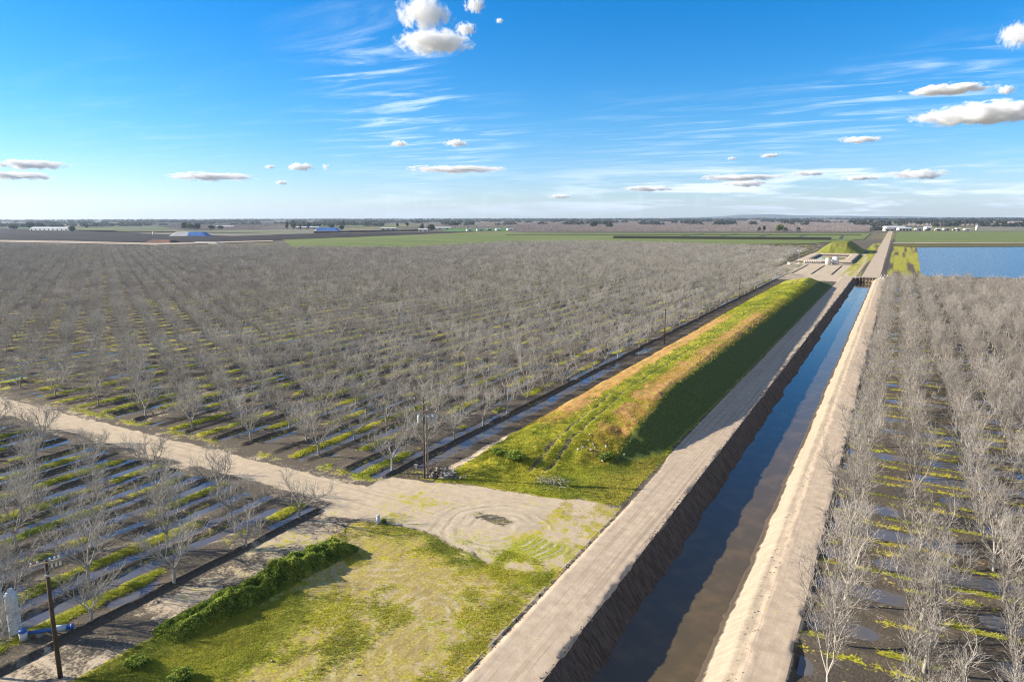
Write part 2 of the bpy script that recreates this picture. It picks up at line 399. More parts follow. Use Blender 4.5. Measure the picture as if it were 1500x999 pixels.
    LR = band(c + e * (1 - .7 * (c < -23)) + .75 * ss(a, 86, 94) * (c < -23), -25.6, -20.0, .25) * (1 - ss(a, 428, 434)); sand = np.maximum(sand * (1 - LR), LR); ra = np.maximum(ra, LR); pink = np.maximum(pink, LR * .85)
    green = green * (1 - LR); dry = dry * (1 - LR)
    h = h + LR * .12 - band(c, -25.9, -25.4, .15) * .12 * (a < 75)
    # --- right canal road
    RR = band(c + e, -9.0, -4.4, .25) * (1 - ss(a, 428, 434)); sand = np.maximum(sand * (1 - RR), RR); ra = np.maximum(ra, RR * .5); pink = np.maximum(pink, RR * ss(c + e, -7.9, -7.5) * .9)
    h = h + RR * (.06 + .12 * ss(c + e * 1.2, -7.7, -7.5) * 1.0)
    # --- right orchard
    Ro = m['right']
    s_ = np.mod(a + n1 * .2, AS_R); k2 = np.floor(a / AS_R)
    d2 = np.minimum(s_, AS_R - s_)
    h = h + Ro * .35 * np.exp(-(d2 / .5) ** 2) * (1 - ss(a, 300, 380)) - Ro * .15
    wv = vnoise(c / 4., k2 * 3.3, 61)
    green = np.maximum(green, Ro * (np.exp(-((s_ - 1.0) / .7) ** 2) + .6 * np.exp(-((s_ - 5.9) / .6) ** 2)) * ss(wv + .4 * n1, .15, .6) * 1.0)
    dry = np.maximum(dry, Ro * np.exp(-((s_ - 1.3) / .9) ** 2) * ss(n1, .0, .5) * .9)
    wp = np.exp(-((s_ - 3.6) / 1.4) ** 2) * ss(vnoise(c / 6., k2 * 2.1, 77), .25, .5)
    h = h - Ro * .28 * wp; mud = np.maximum(mud, Ro * wp)
    mud = np.maximum(mud, Ro * .45)
    # --- canal cut
    jr = np.where(c > -15, .45, 1.0); ce = c + fbm(c * 0, a / 14., 92) * .5 * ss(a, 90, 160) * ss(-np.abs(c + 15), -6, -2.) + (n1 * .28 + n2 * .10 + fbm(c * 0 + 1, a / .8, 91) * .16 + fbm(c * 0 + 2, a / 3.5, 95) * .42) * jr
    cut = np.interp(ce, [-20.4, -20.15, -18.3, -17.3, -12.2, -11.25, -11.1, -10.55, -10.35, -8.7, -8.2], [0, -.12, -2.5, -3.2, -3.2, -2.9, -2.32, -2.2, -1.8, -.10, 0])
    inc = 1 - ss(a, 428.5, 430)
    h = h + cut * inc
    K = (cut < -.05) & (a < 430)
    green = np.where(K, 0, green); dry = np.where(K, 0, dry)
    # --- yard beyond the bridge and far ground
    Y = ss(a + n1 * 3, 392, 402) * (1 - ss(a, 700, 730)) * band(c, -70, -19, 1.5); sand = np.maximum(sand, Y * (.75 + .3 * n1) * (1 - (mh > .4)))
    ditch = band(np.mod(c, 11.), 0, .8, .3) * band(a, 445, 530, 4) * band(c, -62, -26, 1); mud = np.maximum(mud, ditch); sand = sand * (1 - ditch); h = h - ditch * .4
    FR = band(c + n1 * .5 + .004 * np.clip(a - 475, 0, 1400), -16.8, -7.6, .6) * ss(a, 428, 432) * (1 - ss(a, 1790, 1800)); sand = np.maximum(sand * (1 - FR), FR); pink = np.maximum(pink, FR * .7); ra = np.maximum(ra, FR * .4)
    FG = ss(a, 436, 440) * (1 - ss(a, 990, 1010)) * np.maximum(band(c, -4.5, 18, 1.2), band(c, -28, -17.5, 1.2))
    vf_ = fbm(c / 2.5, a / 90., 88); green = np.maximum(green, FG * (.62 + .9 * vf_)); dry = np.maximum(dry, FG * ss(c, 4, 9) * (.6 + .6 * vf_)); mud = np.maximum(mud, FG * .4); sand = np.maximum(sand, FG * .2)
    green = green * (1 - FR)
    dk = band(c, -7.2, -4.2, .5) * ss(a, 440, 450) * (1 - ss(a, 1700, 1750)); mud = np.maximum(mud, dk * .7); sand = sand * (1 - dk)
    far = ss(a, 950, 1100); green = np.maximum(green, far * (.25 + .5 * fbm(c / 160., a / 420., 71))); 
    return h, dict(sand=sand, green=green, dry=dry, mud=mud, roadalong=ra, roadacross=rx, pink=pink, straw=straw, shadegreen=shadegreen)

def geo_axis(a0, a1, step, ratio):
    out = [a0]
    while out[-1] < a1: out.append(out[-1] + step); step *= ratio
    return out
xs = sorted(set(np.round(np.concatenate([
    -np.array(geo_axis(301, 13500, 3.0, 1.07)), np.arange(-300, -139.5, 1.0), np.arange(-139.2, -62, .45), np.arange(-62, -4, .25), np.arange(-4, 40, .45),
    np.arange(40, 130, 2.), np.array(geo_axis(130, 13500, 4, 1.12))]), 3)))
ys = sorted(set(np.round(np.concatenate([-np.array(geo_axis(12, 900, 4, 1.5)), np.arange(-8, 16, 2.), np.arange(16, 130, .27), np.array(geo_axis(130, 430, .3, 1.0075)), [429, 430, 431], np.array(geo_axis(434, 14000, 4, 1.035))]), 3)))
xs = np.array(xs, float); ys = np.array(ys, float)
GX, GY = np.meshgrid(xs, ys)
HZ, AT = land(GX, GY)
nx, ny = len(xs), len(ys)
def ground_z(c, a):
    """bilinear look-up in the land grid"""
    c = np.clip(np.asarray(c, float), xs[0], xs[-1] - .01); a = np.clip(np.asarray(a, float), ys[0], ys[-1] - .01)
    i = np.searchsorted(xs, c, 'right') - 1; j = np.searchsorted(ys, a, 'right') - 1
    i = np.clip(i, 0, nx - 2); j = np.clip(j, 0, ny - 2)
    u = (c - xs[i]) / (xs[i + 1] - xs[i]); v = (a - ys[j]) / (ys[j + 1] - ys[j])
    return HZ[j, i] * (1 - u) * (1 - v) + HZ[j, i + 1] * u * (1 - v) + HZ[j + 1, i] * (1 - u) * v + HZ[j + 1, i + 1] * u * v
cx = (GX[:-1, :-1] + GX[1:, 1:]) / 2; cy = (GY[:-1, :-1] + GY[1:, 1:]) / 2
zone = np.zeros(cx.shape, int)
zone[(cx < -56.4) & (cy < 950) & (cx > -1000)] = 1
zone[(cx < -48) & (cx > -600) & (cy > 56.9) & (cy < 63.1)] = 2
zone[(cx > -51) & (cx < -26) & (cy < 55.5)] = 3
zone[(cx > -51.5) & (cx < -26.0) & (cy > 70) & (cy < 398)] = 4
zone[(cx > -26.0) & (cx < -20.3) & (cy < 430)] = 5
zone[(cx > -8.3) & (cx < -4.4) & (cy < 430)] = 6
zone[(cx >= -20.3) & (cx <= -15) & (cy < 430)] = 7
zone[(cx > -15) & (cx <= -8.3) & (cy < 430)] = 8
zone[(cx >= -4.4) & (cx < 330) & (cy < 382)] = 9
zone[(cx > -17) & (cx < -7) & (cy >= 430) & (cy < 1795)] = 10
names = {0: 'ground', 1: 'orchard_floor', 2: 'dirt_road', 3: 'weedy_field', 4: 'earth_mound', 5: 'canal_road', 6: 'canal_road', 7: 'canal_bank', 8: 'canal_bank', 9: 'orchard_floor', 10: 'dirt_road'}
labels = {1: 'muddy orchard floor with green weed strips left of the long mound', 2: 'pale dirt road crossing between the two left orchards', 3: 'weedy field with tyre circles between dirt bank and canal road', 4: 'long grassy earth mound beside the canal road', 5: 'rutted dirt road between the mound and the canal', 6: 'dirt road between the canal and the right orchard', 7: 'dark steep cut bank on the left of the canal', 8: 'sandy sunlit bank on the right of the canal', 9: 'muddy orchard floor right of the canal', 10: 'dirt road running on beyond the bridge', 0: 'flat farmland ground reaching the horizon'}
idx = np.arange(nx * ny).reshape(ny, nx)
Q = np.stack([idx[:-1, :-1], idx[:-1, 1:], idx[1:, 1:], idx[1:, :-1]], -1)
VV = np.stack([GX.ravel(), GY.ravel(), HZ.ravel()], -1)
for z in range(11):
    q = Q[zone == z]; used, inv = np.unique(q.ravel(), return_inverse=True)
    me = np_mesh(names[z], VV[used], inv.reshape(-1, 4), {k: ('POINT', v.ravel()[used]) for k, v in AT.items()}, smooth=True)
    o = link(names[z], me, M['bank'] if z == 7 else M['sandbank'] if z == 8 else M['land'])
    tag(o, labels[z], kind='structure')

def sheet(name, poly, z, mat, label=None, kind='structure'):
    me = bpy.data.meshes.new(name); me.from_pydata([(x, y, z) for x, y in poly], [], [tuple(range(len(poly)))]); me.update()
    if me.polygons[0].normal.z < 0: me.flip_normals()
    return tag(link(name, me, mat), label, kind=kind)
sheet('canal_water', [(-19.2, -300), (-9.5, -300), (-9.5, 431), (-19.2, 431)], -2.45, M['canal_water'], 'brown and blue water standing in the straight canal')
sheet('puddle_water', [(-290, 59), (-52.9, 59), (-52.9, 425), (-290, 425)], -.14, M['puddle'], 'rain water standing between the left orchard berms')
sheet('puddle_water', [(-290, -20), (-56.9, -20), (-56.9, 56.5), (-290, 56.5)], -.115, M['puddle'], 'rain water in bands between the near left berms')
sheet('puddle_water', [(-4.0, 0), (300, 0), (300, 380), (-4.0, 380)], -.27, M['puddle'], 'rain water standing between the right orchard rows')

# distant fields, flat sheets lying on the ground
def field_mat(name, c0, c1, streak=(1, 1), sc=.02):
    m, nt, b = new_mat(name); N = NT(nt); P = N.pos()
    n = N.noise(N.scale(P, (streak[0], streak[1], 0)), sc, 5, .6); f = N.noise(P, .15, 4, .6)
    col = N.mix(N.mr(n, .35, .65), c0, c1); col = N.mix(N.math('MULTIPLY', N.mr(f, .4, .7), .3), col, tuple(v * .6 for v in c0))
    nt.links.new(col, b.inputs['Base Color']); b.inputs['Roughness'].default_value = .95; b.inputs['Specular IOR Level'].default_value = .1
    return m
FM = dict(green=field_mat('crop_green', (.15, .19, .055), (.23, .26, .085), (.3, 3)), plow=field_mat('ploughed_soil', (.035, .027, .024), (.065, .05, .043), (.3, 2)),
          pale=field_mat('pale_field', (.17, .17, .11), (.30, .27, .21), (.4, 3)), bright=field_mat('bright_crop', (.09, .19, .05), (.14, .26, .07)),
          track=field_mat('pale_track', (.42, .34, .26), (.55, .46, .36)), olive=field_mat('olive_verge', (.10, .105, .03), (.22, .17, .06), (.3, 3)),
          orch=field_mat('orchard_soil', (.13, .105, .085), (.20, .17, .13), (.3, 3)))
FIELDS = [
 ('crop_field', 'green', [(-818, 746), (-809, 966), (-750, 1306), (-582, 1329), (-141, 1510), (-49, 1562), (-45, 1144), (-94, 930), (-392, 683), (-577, 540)], .30, 'wide yellow green crop field behind the big left orchard'),
 ('crop_field', 'plow', [(-2600, 1100), (-1735, 962), (-1424, 927), (-1071, 871), (-1036, 1008), (-946, 1274), (-838, 1334), (-841, 1087), (-828, 883), (-818, 746), (-863, 590), (-1071, 568), (-1788, 450)], .34, 'dark ploughed field beyond the orchard at far left'),
 ('crop_field', 'pale', [(-2600, 1110), (-1727, 967), (-1590, 1251), (-1188, 1536), (-940, 1319), (-1057, 1028), (-1091, 888), (-1456, 948)], .38, 'pale stubble field behind the dark ploughed field'),
 ('crop_field', 'green', [(-5, 1687), (414, 1963), (300, 1185), (-4, 1017)], .30, 'green field right of the far road, behind the pond'),
 ('field_track', 'track', [(-6, 1011), (300, 1180), (300, 1145), (-6, 981)], .34, 'pale farm track between pond and green field'),
 ('field_verge', 'olive', [(-4, 976), (300, 1135), (300, 1040), (17, 875), (-5, 901)], .26, 'olive brown verge along the far pond shore'),
 ('crop_field', 'pale', [(226, 2601), (694, 3204), (520, 2076), (120, 1794)], .34, 'pale green field right of the farm buildings'),
 ('crop_field', 'bright', [(-1300, 1824), (-1135, 2000), (-813, 1433), (-935, 1339)], .30, 'small bright green field behind the wide crop field'),
 ('field_track', 'track', [(-1788, 440), (-1062, 563), (-855, 567), (-807, 717), (-773, 686), (-807, 529), (-1212, 489), (-1788, 425)], .42, 'pale dirt track along the far edge of the left orchard'),
 ('crop_field', 'bright', [(-2500, 1180), (-2000, 1390), (-2100, 1560), (-2800, 1300)], .30, 'thin green field behind the long white shed'),
 ('crop_field', 'green', [(-1700, 1020), (-1200, 1110), (-1230, 1180), (-1800, 1080)], .46, 'pale green strip behind the nearer blue tarp'),
 ('crop_field', 'green', [(-1900, 1800), (-1300, 2050), (-1500, 2400), (-2300, 2100)], .30, 'pale green field far behind the second tarp'),
 ('field_track', 'track', [(-1440, 905), (-1071, 861), (-1040, 935), (-1060, 935), (-1085, 885), (-1440, 925)], .46, 'pale track crossing the dark ploughed field'),
 ('orchard_ground', 'orch', [(-730, 1317), (-56, 1590), (-73, 5522), (-192, 9500), (-2929, 6863), (-1319, 2297)], .20, 'soil under the far orchard in the middle distance'),
 ('orchard_ground', 'orch', [(22, 2565), (511, 3109), (2240, 11000), (-12, 9505)], .20, 'soil under the far orchard at the right'),
]
for nm, mk, poly, z, lab in FIELDS: sheet(nm, poly, z + .2, FM[mk], lab)
sheet('pond_water', [(18, 870), (200, 992), (330, 900), (330, 500), (13, 455)], .25, M['pond_water'], 'wide blue pond behind the right orchard')
# ditches between the crop plots
mb = MB()
for (x0, y0, x1, y1) in ((-640, 1120, -60, 1385), (-390, 1024, -85, 1085)):
    L = math.hypot(x1 - x0, y1 - y0); mb.box(((x0 + x1) / 2, (y0 + y1) / 2, .8 if y0 > 1100 else 2.2), (L, 5 if y0 > 1100 else 16, .8 if y0 > 1100 else 4), math.atan2(y1 - y0, x1 - x0))
for x in range(-330, -60, 62): mb.box((x, 1250, .6), (4, 260, .4), .05)
tag(mb.build('field_bank', simple('dark_weedy_soil', (.05, .05, .03), .95)), 'low dark banks dividing the green crop field', kind='structure')

# ------------------------------------------------------------------ bare trees
def tube_mesh(lines, V, F):
    for pts, rads, n in lines:
        base = len(V)
        for i, p in enumerate(pts):
            d = (pts[min(i + 1, len(pts) - 1)] - pts[max(i - 1, 0)])
            d.normalize()
            u = d.cross(Vector((0, 0, 1)) if abs(d.z) < .9 else Vector((1, 0, 0))).normalized(); w = d.cross(u)
            for k in range(n):
                an = 2 * math.pi * k / n
                V.append(p + (u * math.cos(an) + w * math.sin(an)) * rads[i])
        for i in range(len(pts) - 1):
            for k in range(n):
                k2 = (k + 1) % n; F.append((base + i * n + k, base + i * n + k2, base + (i + 1) * n + k2, base + (i + 1) * n + k))
def bare_tree(seed, kind):
    r = random.Random(seed); big = []; fine = []
    spread = kind == 'spreading'
    def walk(p, d, L, r0, r1, nseg, wob, up):
        pts = [p.copy()]; rads = [r0]
        for i in range(nseg):
            d = (d + Vector((r.gauss(0, wob), r.gauss(0, wob), r.gauss(0, wob) + up))).normalized()
            p = p + d * (L / nseg); pts.append(p.copy()); rads.append(r0 + (r1 - r0) * (i + 1) / nseg)
        return pts, rads, d
    def at(pts, t):
        f = t * (len(pts) - 1); i = min(int(f), len(pts) - 2); q = f - i
        return pts[i].lerp(pts[i + 1], q), (pts[i + 1] - pts[i]).normalized()
    def side(d, ang):
        u = d.cross(Vector((r.gauss(0, 1), r.gauss(0, 1), r.gauss(0, 1)))).normalized()
        return (d * math.cos(ang) + u * math.sin(ang)).normalized()
    th = r.uniform(1.1, 1.5) if spread else r.uniform(1.3, 1.8)
    tp, tr, td = walk(Vector((0, 0, -.25)), Vector((r.gauss(0, .05), r.gauss(0, .05), 1)), th + .25, .15, .11, 4, .04, 0)
    big.append((tp, tr, 7))
    nl = r.choice((4, 5, 5)) if spread else r.choice((4, 5))
    a0 = r.uniform(0, 6.28); limbs = []
    for k in range(nl):
        az = a0 + 2 * math.pi * k / nl + r.gauss(0, .25)
        inc = r.uniform(.6, 1.0) if spread else r.uniform(.3, .68)
        d = Vector((math.cos(az) * math.sin(inc), math.sin(az) * math.sin(inc), math.cos(inc)))
        L = r.uniform(3.2, 4.0) if spread else r.uniform(4.8, 6.2)
        o = at(tp, r.uniform(.78, 1.0))[0]
        P, Rr, _ = walk(o, d, L, .075, .03, 5, .12, .07 if spread else .05); big.append((P, Rr, 5)); limbs.append((P, .036))
    if r.random() < .7:
        P, Rr, _ = walk(tp[-1], Vector((r.gauss(0, .2), r.gauss(0, .2), 1)).normalized(), 2.9 if spread else 4.8, .075, .03, 5, .12, .03); big.append((P, Rr, 5)); limbs.append((P, .03))
    for P, _ in limbs:
        for j in range(r.choice((6, 7, 7)) if spread else r.choice((9, 10))):
            t = .22 + .78 * (j + r.random()) / (6.8 if spread else 9.5); t = min(t, 1)
            o, d = at(P, t)
            d1 = side(d, r.uniform(.45, .95)); d1.z += .25 if spread else .4; d1.normalize()
            L = (r.uniform(1.3, 2.2) if spread else r.uniform(1.5, 2.6)) * (1.15 - .45 * t)
            p1, r1, _ = walk(o, d1, L, .032, .014, 3, .18, .08); fine.append((p1, r1, 4))
            for q in range(r.choice((6, 7, 7))):
                t2 = .2 + .8 * r.random(); o2, dd = at(p1, t2)
                d2 = side(dd, r.uniform(.45, 1.0)); d2.z += .25; d2.normalize()
                p2, r2, _ = walk(o2, d2, r.uniform(.7, 1.5), .015, .009, 2, .2, .08); fine.append((p2, r2, 3))
                for s in range(r.choice((2, 3, 3))):
                    o3, d3 = at(p2, .15 + .8 * r.random()); d3 = side(d3, r.uniform(.5, 1.0)); d3.z += .2; d3.normalize()
                    p3, r3, _ = walk(o3, d3, r.uniform(.3, .7), .0095, .006, 1, .1, 0); fine.append((p3, r3, 3))
            # tip
    out = []
    for grp, nm in ((big, 'trunk'), (fine, 'crown')):
        V = []; F = []; tube_mesh(grp, V, F)
        out.append(np_mesh(nm, np.array([tuple(v) for v in V]), np.array(F), smooth=(nm == 'trunk')))
    return out
NV = 7
VAR = {'spreading': [bare_tree(100 + i, 'spreading') for i in range(NV)], 'upright': [bare_tree(300 + i, 'upright') for i in range(NV)]}
for k, mk in (('spreading', 'bark'), ('upright', 'bark_r')):
    for tm, cm in VAR[k]: tm.materials.append(M[mk]); cm.materials.append(M[mk])

def in_poly(x, y, poly):
    x = np.asarray(x); y = np.asarray(y); ins = np.zeros(x.shape, bool); n = len(poly)
    for i in range(n):
        x0, y0 = poly[i]; x1, y1 = poly[(i + 1) % n]
        c_ = ((y0 > y) != (y1 > y)); ins ^= c_ & (x < (x1 - x0) * (y - y0) / (y1 - y0 + 1e-12) + x0)
    return ins
spots = []   # x, y, kind, block, row, order
# near-left block: rows parallel to the canal, staggered
for k in range(0, 24):
    x = BERM0 - PER * k
    for j in range(-6, 7):
        y = 51.9 - AS_L * j - (AS_L / 2 if k % 2 else 0)
        if y > 53.2: continue
        spots.append((x, y, 0, 0, k, j))
far_poly = [(-57, 66), (-57, 440), (-70, 452), (-72, 690), (-90, 739), (-221, 804), (-358, 818), (-428, 746), (-437, 564), (-574, 509), (-718, 451), (-920, 412), (-1400, 330), (-1400, 66)]
FARX, FARY = [], []
for k in range(0, 190):
    x = BERM0 - PER * k
    j = np.arange(0, 100); y = 68.2 + AS_L * j + (AS_L / 2 if k % 2 else 0)
    for jj, yy in zip(j, y):
        if in_poly(x - .1, yy, far_poly): spots.append((x, yy, 0, 1, k, int(jj)))
for k in range(0, 60):
    x = C0_R + PER_R * k
    for j in range(3, 54):
        spots.append((x, AS_R * j + .1, 1, 2, k, j))
S = np.array(spots, float)
S[:, 0] += rng.normal(0, .18, len(S)); S[:, 1] += rng.normal(0, .22, len(S))
keep = rng.random(len(S)) > np.where(S[:, 3] == 0, .0, .015)
S = S[keep]
px, py, fd = project(S[:, 0], S[:, 1], 3.0)
mar = 70 + 4500 / fd
vis = (px > -mar) & (px < 1500 + mar) & (py < 1010 + mar * 1.6) & (fd > 12)
S = S[vis]; fd = fd[vis]; px = px[vis]; py = py[vis]
inframe = (px > -15) & (px < 1515) & (py < 1020)
dist = np.hypot(np.hypot(S[:, 0], S[:, 1]), H - 3) / np.where(S[:, 2] == 1, 1.3, 1.0) + np.where(inframe, 0, 1e5)
order = np.argsort(dist)
named = order[:300]; rest = order[300:]
ORD = ['first', 'second', 'third', 'fourth', 'fifth', 'sixth', 'seventh', 'eighth', 'ninth', 'tenth', 'eleventh', 'twelfth', 'thirteenth', 'fourteenth', 'fifteenth', 'sixteenth', 'seventeenth', 'eighteenth', 'nineteenth', 'twentieth']
def ordn(i): return ORD[i] if i < 20 else str(i + 1) + ('st' if (i + 1) % 10 == 1 and i + 1 != 11 else 'nd' if (i + 1) % 10 == 2 else 'rd' if (i + 1) % 10 == 3 else 'th')
rowmembers = {}
for i in named: rowmembers.setdefault((int(S[i, 3]), int(S[i, 4])), []).append(i)
rank = {}
for key, mem in rowmembers.items():
    mem.sort(key=lambda i: S[i, 1], reverse=(key[0] == 0))
    for q, i in enumerate(mem): rank[i] = q
proto_parts = {}
for i in named:
    x, y, kd, blk, row = S[i, 0], S[i, 1], int(S[i, 2]), int(S[i, 3]), int(S[i, 4])
    kind = ('spreading', 'upright')[kd]; v = int(rng.integers(NV)); tm, cm = VAR[kind][v]
    sc = rng.uniform(.9, 1.14) if kd == 0 else rng.uniform(.92, 1.12)
    if blk == 0 and rng.random() < .25: sc *= .75
    key = (kind, v)
    root = bpy.data.objects.new('orchard_tree', None); C.objects.link(root); root.empty_display_size = .3
    root.location = (x, y, float(ground_z(x, y)) + .02); root.rotation_euler = (0, 0, rng.uniform(0, 6.28)); root.scale = (sc, sc, sc * rng.uniform(.93, 1.07))
    if key not in proto_parts:
        t = bpy.data.objects.new('trunk', tm); c_ = bpy.data.objects.new('crown', cm); proto_parts[key] = (t, c_)
    else: t, c_ = (o.copy() for o in proto_parts[key])
    for o in (t, c_): C.objects.link(o); o.parent = root
    q = ordn(rank[i])
    size = 'small ' if sc < .78 else ''
    if blk == 0: lab = f'{size}bare tree before the crossing road, {ordn(row)} row from weedy bank, {q} from road'; g_ = 'bare trees in the near left orchard block'
    elif blk == 1: lab = f'bare tree beyond the crossing road, {ordn(row)} row from mound, {q} from road'; g_ = 'bare trees in the big left orchard'
    else: lab = f'tall bare tree right of canal, {ordn(row)} row from canal road, {q} from front'; g_ = 'bare trees in the right orchard'
    tag(root, lab, 'tree', g_)
for (t, c_) in proto_parts.values(): pass

# the other thousands of orchard trees: one object, instances of the same trees
def gn_forest(name, P, kinds, scales, label):
    n = len(P); me = bpy.data.meshes.new(name); me.vertices.add(n); me.vertices.foreach_set('co', np.asarray(P, np.float32).ravel())
    for nm, ty, arr in (('which', 'INT', kinds), ('size', 'FLOAT', scales), ('turn', 'FLOAT', rng.uniform(0, 6.28, n))):
        a = me.attributes.new(nm, ty, 'POINT'); a.data.foreach_set('value', np.asarray(arr, np.int32 if ty == 'INT' else np.float32))
    o = bpy.data.objects.new(name, me); C.objects.link(o)
    ng = bpy.data.node_groups.new(name, 'GeometryNodeTree')
    ng.interface.new_socket('Geometry', in_out='INPUT', socket_type='NodeSocketGeometry'); ng.interface.new_socket('Geometry', in_out='OUTPUT', socket_type='NodeSocketGeometry')
    nd = ng.nodes; lk = ng.links
    gi = nd.new('NodeGroupInput'); go = nd.new('NodeGroupOutput'); iop = nd.new('GeometryNodeInstanceOnPoints'); join = nd.new('GeometryNodeJoinGeometry')
    def tree_geo(key):
        t, c_ = proto_parts[key]; j = nd.new('GeometryNodeJoinGeometry')
        for ob in (t, c_):
            oi = nd.new('GeometryNodeObjectInfo'); oi.inputs['Object'].default_value = ob; oi.transform_space = 'ORIGINAL'; oi.inputs['As Instance'].default_value = False
            lk.new(oi.outputs['Geometry'], j.inputs[0])
        g2 = nd.new('GeometryNodeGeometryToInstance'); lk.new(j.outputs[0], g2.inputs[0]); return g2.outputs[0]
    keys = [('spreading', i) for i in range(NV)] + [('upright', i) for i in range(NV)]
    for key in reversed(keys): lk.new(tree_geo(key), join.inputs[0])
    lk.new(gi.outputs[0], iop.inputs['Points']); lk.new(join.outputs[0], iop.inputs['Instance']); iop.inputs['Pick Instance'].default_value = True
    def na(nm, ty):
        x = nd.new('GeometryNodeInputNamedAttribute'); x.data_type = ty; x.inputs['Name'].default_value = nm; return x.outputs['Attribute']
    lk.new(na('which', 'INT'), iop.inputs['Instance Index'])
    cmb = nd.new('ShaderNodeCombineXYZ'); lk.new(na('turn', 'FLOAT'), cmb.inputs[2]); lk.new(cmb.outputs[0], iop.inputs['Rotation'])
    lk.new(na('size', 'FLOAT'), iop.inputs['Scale']); lk.new(iop.outputs[0], go.inputs[0])
    md = o.modifiers.new('instances', 'NODES'); md.node_group = ng
    return tag(o, label, 'trees', kind='stuff')
for kind in VAR:       # make sure that every variant exists as a real tree
    for v in range(NV):
        assert (kind, v) in proto_parts, (kind, v)
rz = ground_z(S[rest, 0], S[rest, 1])
kk = np.where(S[rest, 2] == 1, NV, 0) + rng.integers(0, NV, len(rest))
gn_forest('orchard_trees', np.stack([S[rest, 0], S[rest, 1], rz], -1), kk, np.where(S[rest, 2] == 1, rng.uniform(.9, 1.1, len(rest)), rng.uniform(.82, 1.06, len(rest))), 'thousands of bare grey orchard trees in rows on both sides of canal')
print('trees named', len(named), 'rest', len(rest))

# far orchards: crowns as bunches of thin twigs
def twig_mass(name, P, hh, rad, per, wid, mat, label, kind='stuff', base_h=1.2):
    n = len(P); N_ = n * per
    c0 = np.repeat(P, per, 0); h_ = np.repeat(hh, per); r_ = np.repeat(rad, per)
    u = rng.normal(0, 1, (N_, 3)); u /= np.linalg.norm(u, axis=1)[:, None]; u *= rng.random((N_, 1)) ** .4
    ctr = c0 + np.stack([u[:, 0] * r_, u[:, 1] * r_, base_h + (h_ - base_h) * (.5 + .5 * u[:, 2])], -1)
    d = u + np.array([0, 0, .8]) + rng.normal(0, .5, (N_, 3)); d /= np.linalg.norm(d, axis=1)[:, None]
    s = np.cross(d, rng.normal(0, 1, (N_, 3))); s /= np.linalg.norm(s, axis=1)[:, None]
    L = (h_ * .28)[:, None]; w = np.repeat(wid, per)[:, None] if hasattr(wid, '__len__') else wid
    A = ctr - d * L - s * w; B = ctr - d * L + s * w; Cc = ctr + d * L
    V = np.stack([A, B, Cc], 1).reshape(-1, 3)
    return tag(link(name, np_mesh(name, V, np.arange(N_ * 3).reshape(-1, 3)), mat), label, 'trees', kind=kind)
def far_orchard_points(poly, dx, dy, y0, y1, grow):
    pts = []; y = y0
    x_lo = min(p[0] for p in poly); x_hi = max(p[0] for p in poly)
    while y < y1:
        f = max(1.0, (y / 1600.) ** grow)
        X = np.arange(x_lo, x_hi, dx * f); X = X + rng.normal(0, .8 * f, len(X)) ; Yy = y + rng.normal(0, .5, len(X))
        k = in_poly(X, Yy, poly); X = X[k]; Yy = Yy[k]
        q, w, fdd = project(X, Yy, 3.); kk_ = (q > -60) & (q < 1560)
        pts.append(np.stack([X[kk_], Yy[kk_], np.full(kk_.sum(), f)], -1)); y += dy * f
    return np.concatenate(pts)
for poly, lab in (([(-730, 1330), (-60, 1600), (-75, 5522), (-192, 8500), (-2929, 6863), (-1319, 2297)], 'rows of bare orchard trees in the middle distance behind the crop field'),
                  ([(25, 2565), (511, 3109), (2240, 10000), (-12, 9005)], 'rows of bare orchard trees in the distance behind the farm buildings'),
                  ([(-1561, 1108), (-1463, 1267), (-2301, 1995), (-2480, 1645)], 'bare orchard behind the ploughed field at the left'),
                  ([(-2263, 1605), (-1947, 1700), (-3032, 2929), (-3891, 2415)], 'bare orchard far behind the long white shed at the left'),
                  ([(-1250, 1560), (-960, 1640), (-1100, 2050), (-1400, 1980)], 'bare orchard between the brown stacks and the small bright field'),
                  ([(-1637, 2118), (-1227, 2238), (-1682, 3942), (-2348, 3038)], 'bare orchard far behind the small bright green field')):
    Q_ = far_orchard_points(poly, 8., 9., min(p[1] for p in poly), 8500, .9)
    # keep roads between blocks clear
    if lab.startswith('rows of bare orchard trees in the middle'):
        Q_ = Q_[~((np.mod(Q_[:, 1] - Q_[:, 0] * .1, 620) < 26 * Q_[:, 2] ** .5))]
    f = Q_[:, 2]
    twig_mass('far_orchard', np.stack([Q_[:, 0], Q_[:, 1], np.full(len(Q_), .3)], -1), rng.uniform(5.5, 7.5, len(Q_)), 3.0 * f, 16, .13 * f ** 1.0, M['bark_far'], lab)
    print('far orchard', len(Q_))

# ------------------------------------------------------------------ leafy trees far away
def leaf_cloud(n, radii, lobes, size, seed):
    r = np.random.default_rng(seed)
    lc = r.normal(0, 1, (lobes, 3)); lc /= np.linalg.norm(lc, axis=1)[:, None]; lc *= r.uniform(.3, .75, (lobes, 1)); lr = r.uniform(.3, .55, lobes)
    k = r.integers(0, lobes, n); u = r.normal(0, 1, (n, 3)); u /= np.linalg.norm(u, axis=1)[:, None]
    p = lc[k] + u * (lr[k] * r.random(n) ** .3)[:, None]
    p = p * np.array(radii); nn = r.normal(0, 1, (n, 3)); nn /= np.linalg.norm(nn, axis=1)[:, None]
    t = np.cross(nn, r.normal(0, 1, (n, 3))); t /= np.linalg.norm(t, axis=1)[:, None]; b = np.cross(nn, t)
    s = size * r.uniform(.6, 1.3, (n, 1))
    V = np.stack([p - t * s, p + t * s * .2 + b * s, p + t * s, p - b * s * .8], 1)
    return V, np.clip(.35 + .3 * r.normal(0, 1, n) + .3 * p[:, 2] / radii[2], 0, 1)
